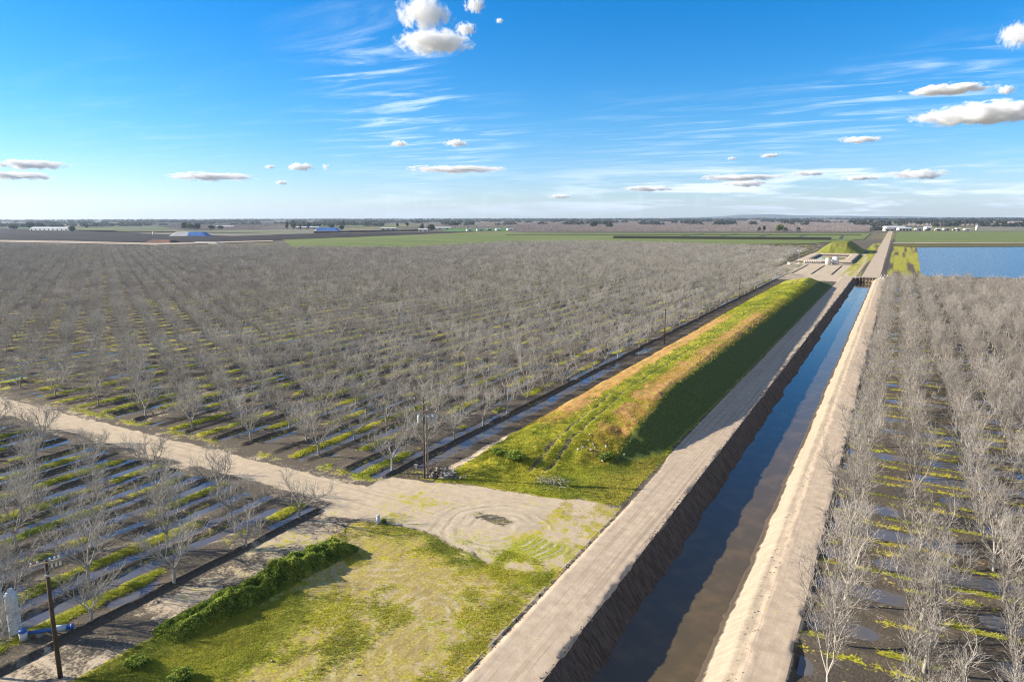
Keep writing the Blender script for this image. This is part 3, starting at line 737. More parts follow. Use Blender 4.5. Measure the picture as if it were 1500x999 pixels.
def leafy_mesh(name, seed, w, h, base, mat, n=520, lobes=9, size=.09):
    V, t = leaf_cloud(n, (w / 2, w / 2, (h - base) / 2), lobes, size * w, seed); V[:, :, 2] += base + (h - base) / 2
    me = np_mesh(name, V.reshape(-1, 3), np.arange(n * 4).reshape(-1, 4), {'tint': ('FACE', t)}); me.materials.append(mat); return me
def leafy_tree(nm, x, y, h, w, mat, label, group=None, seed=0, base=None, cypress=False):
    root = empty(nm, (x, y, .2))
    base = h * .18 if base is None else base
    tr = MB(); tr.tube([(0, 0, -.5), (.1, 0, h * .3), (0, .1, h * .6)], [h * .035, h * .025, h * .012], 6); 
    for k in range(4):
        a = k * 1.6; tr.tube([(0, 0, h * .28), (math.cos(a) * w * .2, math.sin(a) * w * .2, h * .5)], [h * .016, h * .008], 4)
    tr.build('trunk', M['pole_wood'], root)
    o = link('crown', leafy_mesh('crown', seed, w, h, base, mat, n=700 if not cypress else 420, lobes=12 if not cypress else 6), None, root)
    tag(root, label, 'tree', group)
    return root
E_, O_, L_ = M['evergreen'], M['olive'], M['lime']
FT = [(-1804, 971, 17, 20, E_, 'round dark tree standing alone at right end of the long white shed'),
 (-2356, 1315, 15, 16, E_, 'dark tree behind the middle of the long white shed'), (-2271, 1056, 20, 30, O_, 'pale olive tree group left of the long white shed'),
 (-2365, 1148, 24, 34, E_, 'tall dark tree behind the left end of the long shed'), (-2491, 1240, 20, 34, E_, 'broad dark tree between olive tree and long shed'), (-2290, 985, 12, 18, L_, 'low yellow green tree at the far left edge'),
 (-1733, 1230, 26, 24, E_, 'tall dark tree at the left end of the dense grove behind the blue tarp'), (-1690, 1215, 24, 22, O_, 'olive toned tree second in the grove behind the blue tarp'), (-1650, 1200, 26, 24, E_, 'dark tree in the middle of the grove behind the blue tarp'),
 (-1611, 1183, 24, 24, E_, 'dark tree right of middle in the grove behind the tarp'), (-1588, 1206, 18, 20, E_, 'lower dark tree near the right of the grove'), (-1604, 1250, 15, 22, E_, 'low dark tree ending the grove at its right'),
 (-1483, 1370, 26, 12, E_, 'narrow dark tree left of the yellowish tree near second tarp'), (-1469, 1378, 30, 20, O_, 'yellowish olive tree left of the second blue tarp'), (-1454, 1392, 26, 9, E_, 'narrow cypress right of the yellowish tree'), (-1425, 1392, 28, 10, E_, 'slim tall cypress left of the second blue tarp'),
 (-1345, 1400, 18, 18, E_, 'low round dark tree behind the second blue tarp'), (-1310, 1400, 18, 22, E_, 'low wide dark tree right of the second blue tarp'), (-1560, 1948, 16, 14, E_, 'small dark tree behind the brown stacks'), (-1529, 1965, 20, 18, E_, 'dark tree between the two small trees behind the stacks'),
 (-1860, 1994, 28, 26, O_, 'olive tree far behind the second tarp'), (-1049, 1408, 22, 16, O_, 'olive tree left of the round brownish tree by the white shed'), (-1013, 1398, 21, 26, O_, 'round brownish tree beside the small white shed'), (-1380, 2049, 22, 32, E_, 'broad dark tree standing alone right of the small bright field'),
 (-833, 2007, 26, 36, O_, 'left tree of the olive pair in the far orchard'), (-744, 1913, 20, 26, O_, 'right tree of the olive pair in the far orchard'), (-267, 1577, 15, 10, E_, 'left of the two narrow dark trees by the green tree'), (-257, 1582, 16, 10, E_, 'right of the two narrow dark trees by the green tree'),
 (-222, 1560, 20, 24, L_, 'bright green round tree at the edge of the far orchard'), (-218, 1590, 13, 18, O_, 'low olive tree just behind the bright green tree'), (-192, 1615, 12, 14, E_, 'small dark tree right of the bright green tree'),
 (-70, 2350, 18, 28, O_, 'olive tree left beside the far end of the road'), (-55, 2700, 20, 34, E_, 'dark tree by the far road behind the farm buildings'), (60, 2900, 22, 40, O_, 'left olive tree standing behind the farm buildings'), (180, 2950, 20, 44, E_, 'wide dark tree behind the middle farm buildings'),
 (330, 3150, 22, 50, O_, 'wide olive tree right of the farm buildings'), (420, 3050, 18, 30, E_, 'low dark tree far right behind the pale field')]
for i, (x, y, h, w, m_, lab) in enumerate(FT): leafy_tree('leafy_tree', x, y, h * .8, w * .8, m_, lab, 'scattered leafy trees on the plain', seed=i + 50, base=h * .05)

def wood(name, P, hh, rad, per, mat, label):
    n = len(P); N_ = n * per
    u = rng.normal(0, 1, (N_, 3)); u /= np.linalg.norm(u, axis=1)[:, None]; u *= rng.random((N_, 1)) ** .35
    h_ = np.repeat(hh, per); r_ = np.repeat(rad, per)
    p = np.repeat(P, per, 0) + np.stack([u[:, 0] * r_, u[:, 1] * r_, h_ * (.5 + .5 * u[:, 2])], -1)
    a = rng.normal(0, 1, (N_, 3)); a /= np.linalg.norm(a, axis=1)[:, None]; b = np.cross(a, rng.normal(0, 1, (N_, 3))); b /= np.linalg.norm(b, axis=1)[:, None]
    s = (np.minimum(r_, h_) * .42)[:, None]
    V = np.stack([p - a * s, p + b * s, p + a * s, p - b * s], 1).reshape(-1, 3)
    t = np.repeat(rng.random(n) ** 1.5, per) * .8 + rng.random(N_) * .2
    return tag(link(name, np_mesh(name, V, np.arange(N_ * 4).reshape(-1, 4), {'tint': ('FACE', t)}), mat), label, 'trees', kind='stuff')
def horizon_points(n, d0, d1, x0=-40, x1=1540, clump=0.):
    q = rng.uniform(x0, x1, n * 3); D = d0 * (d1 / d0) ** rng.random(n * 3)
    k = vnoise(q / 22., np.log(D) * 6, 19) > clump; q = q[k][:n]; D = D[k][:n]
    az = np.arctan((q - 750) / 1000.) - YAW
    return np.stack([np.sin(az) * D, np.cos(az) * D, np.full(len(q), .2)], -1), q
P_, q_ = horizon_points(2600, 4200, 9500, clump=.35); wood('distant_wood', P_, rng.uniform(8, 17, len(P_)), rng.uniform(9, 26, len(P_)), 26, M['farwood'], 'dark band of distant woods along the whole horizon')
P_, q_ = horizon_points(700, 2600, 4200, 380, 1540, .55); wood('distant_wood', P_, rng.uniform(8, 17, len(P_)), rng.uniform(7, 15, len(P_)), 30, M['farwood'], 'scattered groves of trees before the horizon woods')
P_, q_ = horizon_points(380, 3000, 4600, -40, 520, .5); wood('distant_wood', P_, rng.uniform(6, 12, len(P_)), rng.uniform(8, 20, len(P_)), 30, M['farwood'], 'low scattered trees and hedges behind the ploughed field')
# trees along the road beyond the farm
n_ = 90; P_ = np.stack([rng.uniform(-55, -30, n_) + np.linspace(0, -30, n_), np.linspace(1850, 5200, n_), np.full(n_, .2)], -1)
wood('roadside_wood', P_, rng.uniform(6, 12, n_), rng.uniform(6, 14, n_), 40, M['farwood'], 'dark line of trees along the road beyond the farm')

# hills
mb = MB(); n_ = 90; V = []; F = []
def hill_dir(q): 
    az = math.atan((q - 750) / 1000.) - YAW; return math.sin(az), math.cos(az)
for i in range(n_ + 1):
    q = 960 + 580 * i / n_; t = i / n_
    z = 60 * (.25 + .75 * (math.sin(t * 5.2 + .4) * .5 + .5) ** 1.3) * (.6 + .6 * float(vnoise(t * 14, 3., 5))) * min(1, t * 5) 
    s, c_ = hill_dir(q)
    for D, zz in ((12300, 0.), (12700, z * .75), (12950, z), (13200, z * .7), (13400, 0.)): V.append((s * D, c_ * D, zz))
for i in range(n_):
    for j in range(4): F.append((i * 5 + j, i * 5 + 5 + j, i * 5 + 6 + j, i * 5 + 1 + j))
tag(link('hills', np_mesh('hills', np.array(V), np.array(F), smooth=True), simple('hill_scrub', (.10, .11, .09), .95, .2, .002)), 'faint blue hills on the horizon at the right', kind='structure')

# ------------------------------------------------------------------ grass and weeds near by
def sample_attr(name, c, a):
    i = np.clip(np.searchsorted(xs, c) - 1, 0, nx - 1); j = np.clip(np.searchsorted(ys, a) - 1, 0, ny - 1)
    return AT[name][j, i]
def tufts(name, n, box, thr, hgt, wid, blades, label, hmul=None, reg=None):
    c = rng.uniform(box[0], box[1], n); a = rng.uniform(box[2], box[3], n)
    g = sample_attr('green', c, a); d = sample_attr('dry', c, a); wgt = np.clip(g * 1.0 + d * .35, 0, 1)
    q, w_, f_ = project(c, a, 0)
    k = (wgt > thr + rng.random(n) * (1 - thr) * .8) & (q > -60) & (q < 1560) & (w_ < 1060)
    k &= sample_attr('shadegreen', c, a) < rng.random(n) * .9
    if reg is not None: k &= reg(c, a)
    c, a, g, d = c[k], a[k], g[k], d[k]; m = len(c); z = ground_z(c, a)
    print(name, m)
    hs = hgt * (.45 + .9 * fbm(c / 1.3, a / 1.3, 5) * .5 + .45) * rng.uniform(.6, 1.3, m); hs = np.maximum(hs, hgt * .25)
    P = np.repeat(np.stack([c, a, z - .02], -1), blades, 0); Hh = np.repeat(hs, blades); N_ = m * blades
    an = rng.uniform(0, 6.28, N_); lean = rng.uniform(.4, 1.8, N_); off = rng.normal(0, wid * 1.6, (N_, 2))
    P[:, 0] += off[:, 0]; P[:, 1] += off[:, 1]
    dirx, diry = np.cos(an), np.sin(an)
    A = P.copy(); B = P.copy(); T = P.copy()
    A[:, 0] -= diry * wid / 2; A[:, 1] += dirx * wid / 2; B[:, 0] += diry * wid / 2; B[:, 1] -= dirx * wid / 2
    T[:, 0] += dirx * lean * Hh; T[:, 1] += diry * lean * Hh; T[:, 2] += Hh
    V = np.stack([A, B, T], 1).reshape(-1, 3)
    shade = sample_attr('shadegreen', c, a); yl = np.clip((.5 + .9 * fbm(c / 5., a / 5., 33) + rng.normal(0, .15, m)) * (1 - .9 * shade), 0, 1)
    tint = np.repeat(yl, blades); dr = np.repeat(np.clip(d / (g + d + .01) * 1.2 - .2 + rng.normal(0, .15, m), 0, 1), blades)
    return tag(link(name, np_mesh(name, V, np.arange(N_ * 3).reshape(-1, 3), {'tint': ('FACE', tint), 'dryness': ('FACE', dr)}), M['grass']), label, 'grass', kind='stuff')
tufts('grass', 110000, (-51, -26.3, 20, 57), .42, .15, .045, 5, 'yellow green weeds growing over the near field')
tufts('grass', 45000, (-50.5, -26.4, 67, 130), .45, .2, .07, 5, 'bright green weeds on the front of the long mound')
tufts('grass', 30000, (-50.5, -26.4, 130, 330), .5, .26, .16, 4, 'low weeds on the far part of the long mound')
tufts('grass', 130000, (-130, -56.5, 18, 56), .4, .22, .06, 5, 'green weed strips between the near left orchard berms')
tufts('grass', 130000, (-150, -56.5, 63, 130), .4, .26, .09, 4, 'green weed strips in the big left orchard')
tufts('grass', 60000, (-4, 60, 25, 130), .45, .25, .08, 5, 'green weed strips across the right orchard')

# weed-covered bank (hedge-like)
n = 52000; a = rng.uniform(28.5, 50.6, n); c = -48.9 + .1 * (a - 40) + rng.normal(0, 1.25, n) + .5 * np.sin(a * .7)
hb = np.exp(-np.abs((c + 48.9 - .1 * (a - 40)) / 1.75) ** 4) * ss(a, 29.5, 32.3) * (1 - ss(a, 48.2, 50.6)); k = hb > .12; c, a, hb = c[k], a[k], hb[k]; n = len(c)
z = ground_z(c, a); lump = np.clip(fbm(c / .9, a / .9, 7) * .5 + .5, 0, 1)
z = z + rng.random(n) ** .6 * (.15 + .95 * lump ** 1.5) * hb * 1.1
nn = rng.normal(0, 1, (n, 3)); nn /= np.linalg.norm(nn, axis=1)[:, None]; t = np.cross(nn, rng.normal(0, 1, (n, 3))); t /= np.linalg.norm(t, axis=1)[:, None]; b = np.cross(nn, t); s = rng.uniform(.06, .15, (n, 1))
P = np.stack([c, a, z], -1); V = np.stack([P - t * s, P + b * s * .7, P + t * s, P - b * s * .7], 1).reshape(-1, 3)
tag(link('hedge', np_mesh('hedge', V, np.arange(n * 4).reshape(-1, 4), {'tint': ('FACE', np.clip(lump * 1.3 - .2 + rng.normal(0, .15, n), 0, 1))}), M['hedge']), 'dense dark green weeds covering the low bank in the near field', 'hedge')
def shrub(x, y, w, h, lab, seed, mat='hedge'):
    me = leafy_mesh('shrub', seed, w, h, -.1, M[mat], n=1500, lobes=10, size=.035)
    o = link('shrub', me, None); o.location = (x, y, float(ground_z(x, y))); tag(o, lab, 'shrub', 'green shrubs in the weeds')
shrub(-48.3, 27.0, 2.2, .8, 'small dark green shrub below the end of the weedy bank', 1)
shrub(-43.6, 27.4, 2.4, 1.0, 'bright green shrub clump near the bottom edge of the weedy field', 2)
shrub(-43.8, 78.5, 3.2, 1.1, 'dark green shrub at the left of the track on the mound front', 3)
shrub(-46.6, 78.8, 2.4, .9, 'dark green shrub at the left corner of the mound front', 4)
shrub(-33.0, 86.0, 3.0, .9, 'dull green shrub on the eroded mound front right of the track', 5)
shrub(-48.1, 55.9, .9, .5, 'small green tuft beside the pale blue standpipe', 6)

# ------------------------------------------------------------------ poles
def pole_thing(x, y, h, label):
    g0 = float(ground_z(x, y)); root = empty('utility_pole', (x, y, g0)); tag(root, label, 'utility pole', 'utility poles along the orchard edge')
    m_ = MB(); m_.tube([(0, 0, -.5), (0, 0, h * .5), (.05, 0, h)], [.17, .15, .11], 12); m_.build('pole', M['pole_wood'], root, True)
    return root
def insulator(root, x, y, z):
    m_ = MB(); m_.tube([(x, y, z), (x, y, z + .08), (x, y, z + .12), (x, y, z + .2), (x, y, z + .24)], [.03, .03, .075, .07, .03], 8); m_.build('insulator', M['ceramic'], root, True)
# pole with transformers
r_ = pole_thing(-52.0, 69.1, 11.0, 'tall brown utility pole with three grey transformers beside the dirt junction')
r_.rotation_euler = (0, 0, YAW)
for z_, L_a in ((10.75, 2.4), (9.2, 2.4)):
    m_ = MB(); m_.box((-.62, -.16, z_), (L_a, .11, .13)); ca = m_.build('crossarm', M['pale_wood'], r_)
    m_ = MB(); m_.tube([(-.05, -.16, z_ - .75), (-.9, -.16, z_)], .025, 5); m_.tube([(-.05, -.16, z_ - .75), (.45, -.16, z_)], .025, 5); m_.build('brace', M['steel'], r_)
    for xx in (-1.7, -1.1, .45): insulator(r_, xx, -.16, z_ + .06)
m_ = MB(); m_.box((.9, -.16, 9.0), (1.7, .12, .14)); m_.build('crossarm', M['pale_wood'], r_)
for xx, yy in ((.75, -.28), (1.35, -.28), (-.5, -.32)):
    m_ = MB(); m_.tube([(xx, yy, 7.7), (xx, yy, 7.75), (xx, yy, 8.65), (xx, yy, 8.72), (xx, yy, 8.78)], [.24, .27, .27, .25, .1], 14)
    t_ = m_.build('transformer', M['steel'], r_, True)
    for s_ in (-.1, .1):
        m_ = MB(); m_.tube([(xx + s_, yy, 8.74), (xx + s_, yy, 8.82), (xx + s_, yy, 8.98)], [.03, .05, .025], 6); m_.build('bushing', M['ceramic'], t_)
m_ = MB(); m_.tube([(.42, -.05, -.5), (.40, -.05, 7.6)], [.13, .11], 10); m_.build('brace_pole', M['pale_wood'], r_, True)
m_ = MB(); m_.tube([(.17, -.2, 0), (.17, -.2, 7.5)], .04, 6); m_.build('conduit', M['steel'], r_)
# near-left pole with lamp arm
r_ = pole_thing(-52.2, 23.5, 9.5, 'dark brown utility pole with a short pale crossarm in the lower left corner'); r_.rotation_euler = (0, 0, YAW + .75)
m_ = MB(); m_.box((0, -.16, 9.35), (1.9, .12, .14)); m_.build('crossarm', M['pale_wood'], r_)
for xx in (-.85, -.45, .3, .6, .85): insulator(r_, xx, -.16, 9.42)
m_ = MB()
for xx in (.35, .62, .88): m_.tube([(xx, -.3, 8.95), (xx, -.3, 9.25)], .06, 8)
m_.build('fuse_holder', M['ceramic'], r_)
m_ = MB(); m_.tube([(-.04, -.16, 8.5), (.5, -.16, 9.3)], .025, 5); m_.build('brace', M['steel'], r_)
m_ = MB(); m_.box((0, -.16, 8.35), (.3, .1, .16)); m_.build('bracket', M['steel'], r_)
for x, y, h, lab in ((-52.9, 178.4, 9.7, 'bare utility pole at orchard edge halfway along the mound'), (-57.2, 300, 8.5, 'distant thin utility pole near the far end of the mound'), (-401.9, 1099.6, 12, 'thin utility pole alone in the green crop field'), (-330, 1400, 11, 'small far utility pole at the edge of the far orchard')):
    r_ = pole_thing(x, y, h, lab); m_ = MB(); m_.box((0, -.16, h - .3), (1.6, .11, .13)); m_.build('crossarm', M['pole_wood'], r_)
    for xx in (-.7, .7): insulator(r_, xx, -.16, h - .23)

# ------------------------------------------------------------------ pump station in the lower left corner
r_ = empty('water_tank', (-60.9, 24.6, float(ground_z(-60.9, 24.6)))); tag(r_, 'upright pale blue cylindrical tank in the lower left orchard corner', 'tank')
m_ = MB(); prof = [(0, .3), (.44, .3), (.46, .45), (.46, 3.6), (.44, 3.75), (.3, 3.95), (.12, 4.05)]
m_.tube([(0, 0, z) for r0, z in prof[1:]], [r0 for r0, z in prof[1:]], 24); m_.build('shell', M['paletank'], r_, True)
m_ = MB(); m_.tube([(0, 0, 4.05), (0, 0, 4.2)], .2, 12); m_.build('lid', M['white'], r_)
for k in range(3):
    m_ = MB(); m_.box(((.4) * math.cos(k * 2.1), .4 * math.sin(k * 2.1), .12), (.1, .1, .5)); m_.build('leg', M['steel'], r_)
m_ = MB()
for z in (1.3, 2.6): m_.tube([(0, 0, z), (0, 0, z + .05)], .47, 24)
m_.build('hoop', M['steel'], r_)
r_ = empty('standpipe', (-61.8, 24.2, 0)); tag(r_, 'pale vertical standpipe left of the pale blue tank', 'pipe')
m_ = MB(); m_.tube([(0, 0, -.2), (0, 0, 4.6)], .16, 12); m_.build('pipe', M['cream'], r_, True)
m_ = MB(); m_.tube([(0, 0, 4.6), (0, 0, 4.75)], .2, 12); m_.build('cap', M['white'], r_)
m_ = MB(); m_.tube([(0, 0, .9), (0, -.5, .9), (0, -.8, .6), (0, -.8, -.1)], .1, 8); m_.build('elbow', M['cream'], r_, True)
r_ = empty('pump', (-58.4, 26.0, float(ground_z(-58.4, 26.0)) + .35)); tag(r_, 'blue horizontal pump and pipe on the ground by the pale tank', 'pump')
m_ = MB(); m_.tube([(-1.3, -1.1, .1), (-.5, -.3, .12), (.9, 1.1, .12)], .15, 12); m_.build('pipe', M['blue'], r_, True)
m_ = MB(); m_.tube([(.05, .25, .12), (.7, .9, .12)], .27, 14); m_.build('motor', M['paletank'], r_, True)
m_ = MB(); m_.tube([(.95, 1.15, .12), (1.05, 1.25, .12)], .27, 14); m_.build('flange', M['blue'], r_, True)
for x, y in ((-.7, -.5), (.8, 1.0)):
    m_ = MB(); m_.box((x, y, -.2), (.35, .35, .35)); m_.build('support', M['concrete'], r_)
r_ = empty('filter_drum', (-60.0, 25.0, 0)); r_.location = (-59.7, 24.6, float(ground_z(-59.7, 24.6))); tag(r_, 'small blue and white drum between tank and blue pump', 'drum')
m_ = MB(); m_.tube([(0, 0, 0), (0, 0, .7)], .3, 14); m_.build('drum', M['white'], r_, True)
m_ = MB(); m_.tube([(0, 0, .7), (0, 0, .88), (0, 0, .95)], [.31, .28, .1], 14); m_.build('lid', M['blue'], r_, True)
r_ = empty('valve_box', (-48.4, 55.4, float(ground_z(-48.4, 55.4)))); tag(r_, 'short pale blue standpipe at the top of the weedy field', 'standpipe')
m_ = MB(); m_.tube([(0, 0, -.1), (0, 0, .95)], .2, 14); m_.build('pipe', M['paletank'], r_, True)
m_ = MB(); m_.tube([(0, 0, .95), (0, 0, 1.02), (0, 0, 1.06)], [.25, .25, .1], 14); m_.build('cap', M['white'], r_, True)

# ------------------------------------------------------------------ debris
def rocks(name, spots_, label, mat, cat='rubble'):
    m_ = MB()
    for x, y, s in spots_:
        z = float(ground_z(x, y)); n0 = len(m_.v)
        m_.box((x, y, z + s * .2), (s * random.uniform(.7, 1.4), s * random.uniform(.6, 1.1), s * .7), random.uniform(0, 3), random.uniform(.5, .85))
        for q in range(n0, len(m_.v)): m_.v[q] = tuple(v + random.uniform(-.12, .12) * s for v in m_.v[q])
    return tag(m_.build(name, mat), label, cat, kind='stuff')
rocks('rubble', [(random.gauss(-51.0, 1.3), random.gauss(71.3, .7), random.uniform(.2, .7)) for _ in range(60)], 'broken concrete rubble heaped at the left foot of the mound', M['rock'])
rocks('rubble', [(random.gauss(-34.5, 1.8), random.gauss(86.5, 1.), random.uniform(.12, .38)) for _ in range(26)], 'pale rubble on the eroded front of the mound', M['rock'])
rocks('rubble', [(-36.9 + random.gauss(0, 9), 28 + random.gauss(0, 3.5), random.uniform(.08, .22)) for _ in range(40)], 'small pale stones at the bottom of the weedy field', M['rock'])
rocks('clods', [(random.uniform(-20.7, -20.1), random.uniform(38, 180), random.uniform(.06, .16)) for _ in range(420)] + [(random.uniform(-8.6, -7.4), random.uniform(45, 180), random.uniform(.05, .12)) for _ in range(260)] + [(random.uniform(-26.1, -25.5), random.uniform(38, 90), random.uniform(.05, .12)) for _ in range(120)], 'clods of earth along the canal road edges', simple('soil_clods', (.24, .19, .15), .95, .3, 2), 'clods')
def branches(x, y, n, rad, label, dark=False):
    m_ = MB()
    for _ in range(n):
        px_, py_ = x + random.gauss(0, rad), y + random.gauss(0, rad * .45); z = float(ground_z(px_, py_)); a_ = random.uniform(0, 6.28); L = random.uniform(.5, 1.9)
        p = Vector((px_, py_, z + random.uniform(.05, .4))); d = Vector((math.cos(a_), math.sin(a_), random.uniform(-.15, .35)))
        m_.tube([p, p + d * L * .5 + Vector((0, 0, .06)), p + d * L], [.035, .025, .01], 4, False)
    tag(m_.build('branch_pile', M['branchwood'] if not dark else M['pole_wood']), label, 'branches', kind='stuff')
branches(-36.6, 75.6, 70, 1.5, 'grey heap of cut dead branches before the mound')
branches(-50.2, 70.8, 70, 1.2, 'dark tangled dead brush between pole and mound', True)
branches(-53.5, 72.5, 50, 1.6, 'scattered sticks lying beside the tall utility pole', True)

# ------------------------------------------------------------------ bridge / weir
r_ = empty('bridge', (-14, 429.5, 0)); tag(r_, 'low concrete canal bridge with a weir of posts under it', 'bridge')
m_ = MB(); m_.box((0, 2, .15), (17, 6, .5)); m_.build('deck', M['concrete'], r_)
m_ = MB(); m_.box((0, 1.5, -1.7), (9.6, .4, 3.4)); m_.build('gate_wall', M['dark'], r_)
for x in (-3.2, -1.6, 0, 1.6, 3.2):
    m_ = MB(); m_.box((x, -1.2, -1.2), (.28, .28, 3.4)); m_.build('post', M['pale_wood'], r_)
for s_ in (-1, 1):
    m_ = MB(); m_.box((s_ * 5.1, -.2, -1.5), (.4, 3.2, 3.3)); m_.build('wing_wall', M['concrete'], r_)
m_ = MB(); m_.box((0, -1.2, .45), (9.6, .2, .25)); m_.build('beam', M['pale_wood'], r_)
r_ = empty('gate_frame', (-7.2, 427.5, .1)); tag(r_, 'white angled steel frames at the right end of the bridge', 'gate')
for x in (0, 1.6, 3.0):
    m_ = MB(); m_.tube([(x, 0, 0), (x + .7, 0, 2.2)], .12, 6); m_.tube([(x + .7, 0, 2.2), (x + 1.4, 0, 0)], .12, 6); m_.build('frame', M['white'], r_)

# ------------------------------------------------------------------ second mound, basin, tanks
def heap_mesh(name, fx, nxg, nyg, x0, x1, y0, y1):
    X, Y = np.meshgrid(np.linspace(x0, x1, nxg), np.linspace(y0, y1, nyg)); Z = fx(X, Y)
    id_ = np.arange(nxg * nyg).reshape(nyg, nxg); q = np.stack([id_[:-1, :-1], id_[:-1, 1:], id_[1:, 1:], id_[1:, :-1]], -1).reshape(-1, 4)
    return X, Y, Z, q
def m2(X, Y):
    n = fbm(X / 5., Y / 5., 4); xx = np.abs(X + 47.5) / 20.5; yy = np.clip(np.maximum((706 - Y) / 22, (Y - 760) / 50) , 0, 1)
    return np.clip((1 - xx ** 1.2) , 0, .74) * (1 - yy ** 1.2) * 14 + n * .7 - .5
X, Y, Z, q = heap_mesh('m', m2, 70, 90, -70, -25, 682, 830)
g_ = np.clip(.8 + .4 * fbm(X / 6., Y / 6., 8), 0, 1); zz_ = np.zeros(X.size)
me = np_mesh('earth_mound', np.stack([X.ravel(), Y.ravel(), Z.ravel()], -1), q, {'green': ('POINT', g_), 'sand': ('POINT', zz_ + .2), 'dry': ('POINT', .35 * (1 - g_)), 'mud': ('POINT', zz_), 'roadalong': ('POINT', zz_), 'roadacross': ('POINT', zz_), 'pink': ('POINT', zz_), 'straw': ('POINT', zz_), 'shadegreen': ('POINT', zz_ + .6)}, True)
tag(link('earth_mound', me, M['land']), 'second green mound beyond the basin with white tanks', kind='structure')
def basin(X, Y):
    n = fbm(X / 4., Y / 4., 6); dx = np.minimum(X + 67, -27 - X); dy = np.minimum(Y - 556, 682 - Y)
    d = np.minimum(dx, dy * .35); return np.clip(np.interp(d, [0, 2, 7, 10.5], [0, 1.5, 1.5, -.2]), -.2, 2) + n * .1
X, Y, Z, q = heap_mesh('b', basin, 70, 80, -67.5, -26.5, 550, 684)
s_ = np.clip(np.where(Z > 1.0, 1., .25), 0, 1); zz_ = np.zeros(X.size)
me = np_mesh('basin_bank', np.stack([X.ravel(), Y.ravel(), Z.ravel()], -1), q, {'green': ('POINT', zz_), 'sand': ('POINT', s_), 'dry': ('POINT', zz_), 'mud': ('POINT', .4 * (1 - s_)), 'roadalong': ('POINT', zz_), 'roadacross': ('POINT', zz_), 'pink': ('POINT', s_ * .3), 'straw': ('POINT', zz_), 'shadegreen': ('POINT', zz_)}, True)
tag(link('basin_bank', me, M['land']), 'sandy raised bank round the small square basin', kind='structure')
sheet('basin_water', [(-56, 572), (-38, 572), (-38, 640), (-56, 640)], .12, M['puddle'], 'water in the small square basin behind the tanks')
def tank(x, y, r0, h, lab, grp='white tanks by the basin'):
    r_ = empty('storage_tank', (x, y, .1)); tag(r_, lab, 'tank', grp)
    m_ = MB(); m_.tube([(0, 0, 0), (0, 0, h * .94)], r0, 24); m_.build('shell', M['white'], r_, True)
    m_ = MB(); m_.tube([(0, 0, h * .94), (0, 0, h), (0, 0, h + .15)], [r0 * 1.01, r0 * .4, r0 * .12], 24); m_.build('roof', M['white'], r_, True)
    m_ = MB()
    for s_ in (-.2, .2): m_.tube([(s_, -r0 - .12, 0), (s_, -r0 - .12, h * .96)], .03, 4)
    for k in range(int(h / .4)): m_.tube([(-.2, -r0 - .12, .2 + k * .4), (.2, -r0 - .12, .2 + k * .4)], .02, 4)
    m_.build('ladder', M['steel'], r_)
tank(-42.5, 536, 1.9, 4.6, 'left and smaller of the two white round tanks at the basin'); tank(-37.8, 539, 2.2, 5.6, 'right and larger of the two white round tanks at the basin')
for k in range(8):
    x = -58.5 + k * 1.45; y = 541 + k * .6
    r_ = empty('filter_vessel', (x, y, .15)); tag(r_, f'white filter vessel, {ordn(k)} from left in the row beside the white tanks', 'filter', 'row of white filter vessels')
    m_ = MB(); m_.tube([(0, 0, .3), (0, 0, .5), (0, 0, 1.7), (0, 0, 1.9)], [.3, .55, .55, .25], 12); m_.build('shell', M['white'], r_, True)
    m_ = MB(); m_.box((0, 0, .1), (.7, .7, .5)); m_.build('base', M['steel'], r_)
for x, y, s_, lab in ((-66.5, 520, 2.0, 'small white pump box left of the basin'), (-60.8, 525, 1.7, 'white control box before the filter row')):
    r_ = empty('pump_box', (x, y, .1)); tag(r_, lab, 'box'); m_ = MB(); m_.box((0, 0, s_ * .5), (s_, s_ * .7, s_)); m_.build('cabinet', M['white'], r_); m_ = MB(); m_.box((0, 0, s_ + .06), (s_ * 1.1, s_ * .8, .12)); m_.build('roof', M['roof_grey'], r_)
r_ = empty('light_pole', (-63, 545, 0)); tag(r_, 'thin pole with two white lamps left of the basin', 'lamp post')
m_ = MB(); m_.tube([(0, 0, 0), (0, 0, 9)], .12, 8); m_.build('pole', M['steel'], r_)
for s_ in (-1, 1): m_ = MB(); m_.box((s_ * .9, 0, 9), (1.2, .5, .35)); m_.build('lamp_head', M['white'], r_)

# ------------------------------------------------------------------ farm buildings
def shed(x, y, w, d, h, rh, rz, wall, roof, lab, grp, nm='farm_shed', doors=1):
    r_ = empty(nm, (x, y, .1), rz); tag(r_, lab, 'shed', grp)
    m_ = MB(); m_.box((0, 0, h / 2), (w, d, h)); m_.build('wall', wall, r_)
    m_ = MB(); o_ = .6
    vs = [(-w / 2 - o_, -d / 2 - o_, h + .02), (w / 2 + o_, -d / 2 - o_, h + .02), (w / 2 + o_, d / 2 + o_, h + .02), (-w / 2 - o_, d / 2 + o_, h + .02), (-w / 2 - o_, 0, h + rh), (w / 2 + o_, 0, h + rh)]
    m_.add(vs, [(0, 1, 5, 4), (2, 3, 4, 5), (0, 4, 3), (1, 2, 5), (3, 2, 1, 0)]); m_.build('roof', roof, r_)
    for k in range(doors):
        xx = -w / 2 + w * (k + .5) / doors; m_ = MB(); m_.box((xx, -d / 2 - .05, h * .38), (min(w / doors * .55, 5), .12, h * .76)); m_.build('door', M['dark'], r_)
W_, RW, RG, CR = M['white'], M['roof_white'], M['roof_grey'], M['cream']
gR = 'farm buildings where the far road ends'
AR = math.atan2(103, 184)
def RB(t, off=0): return (-22 + 184 * t - math.sin(AR) * off, 1833 + 103 * t + math.cos(AR) * off)
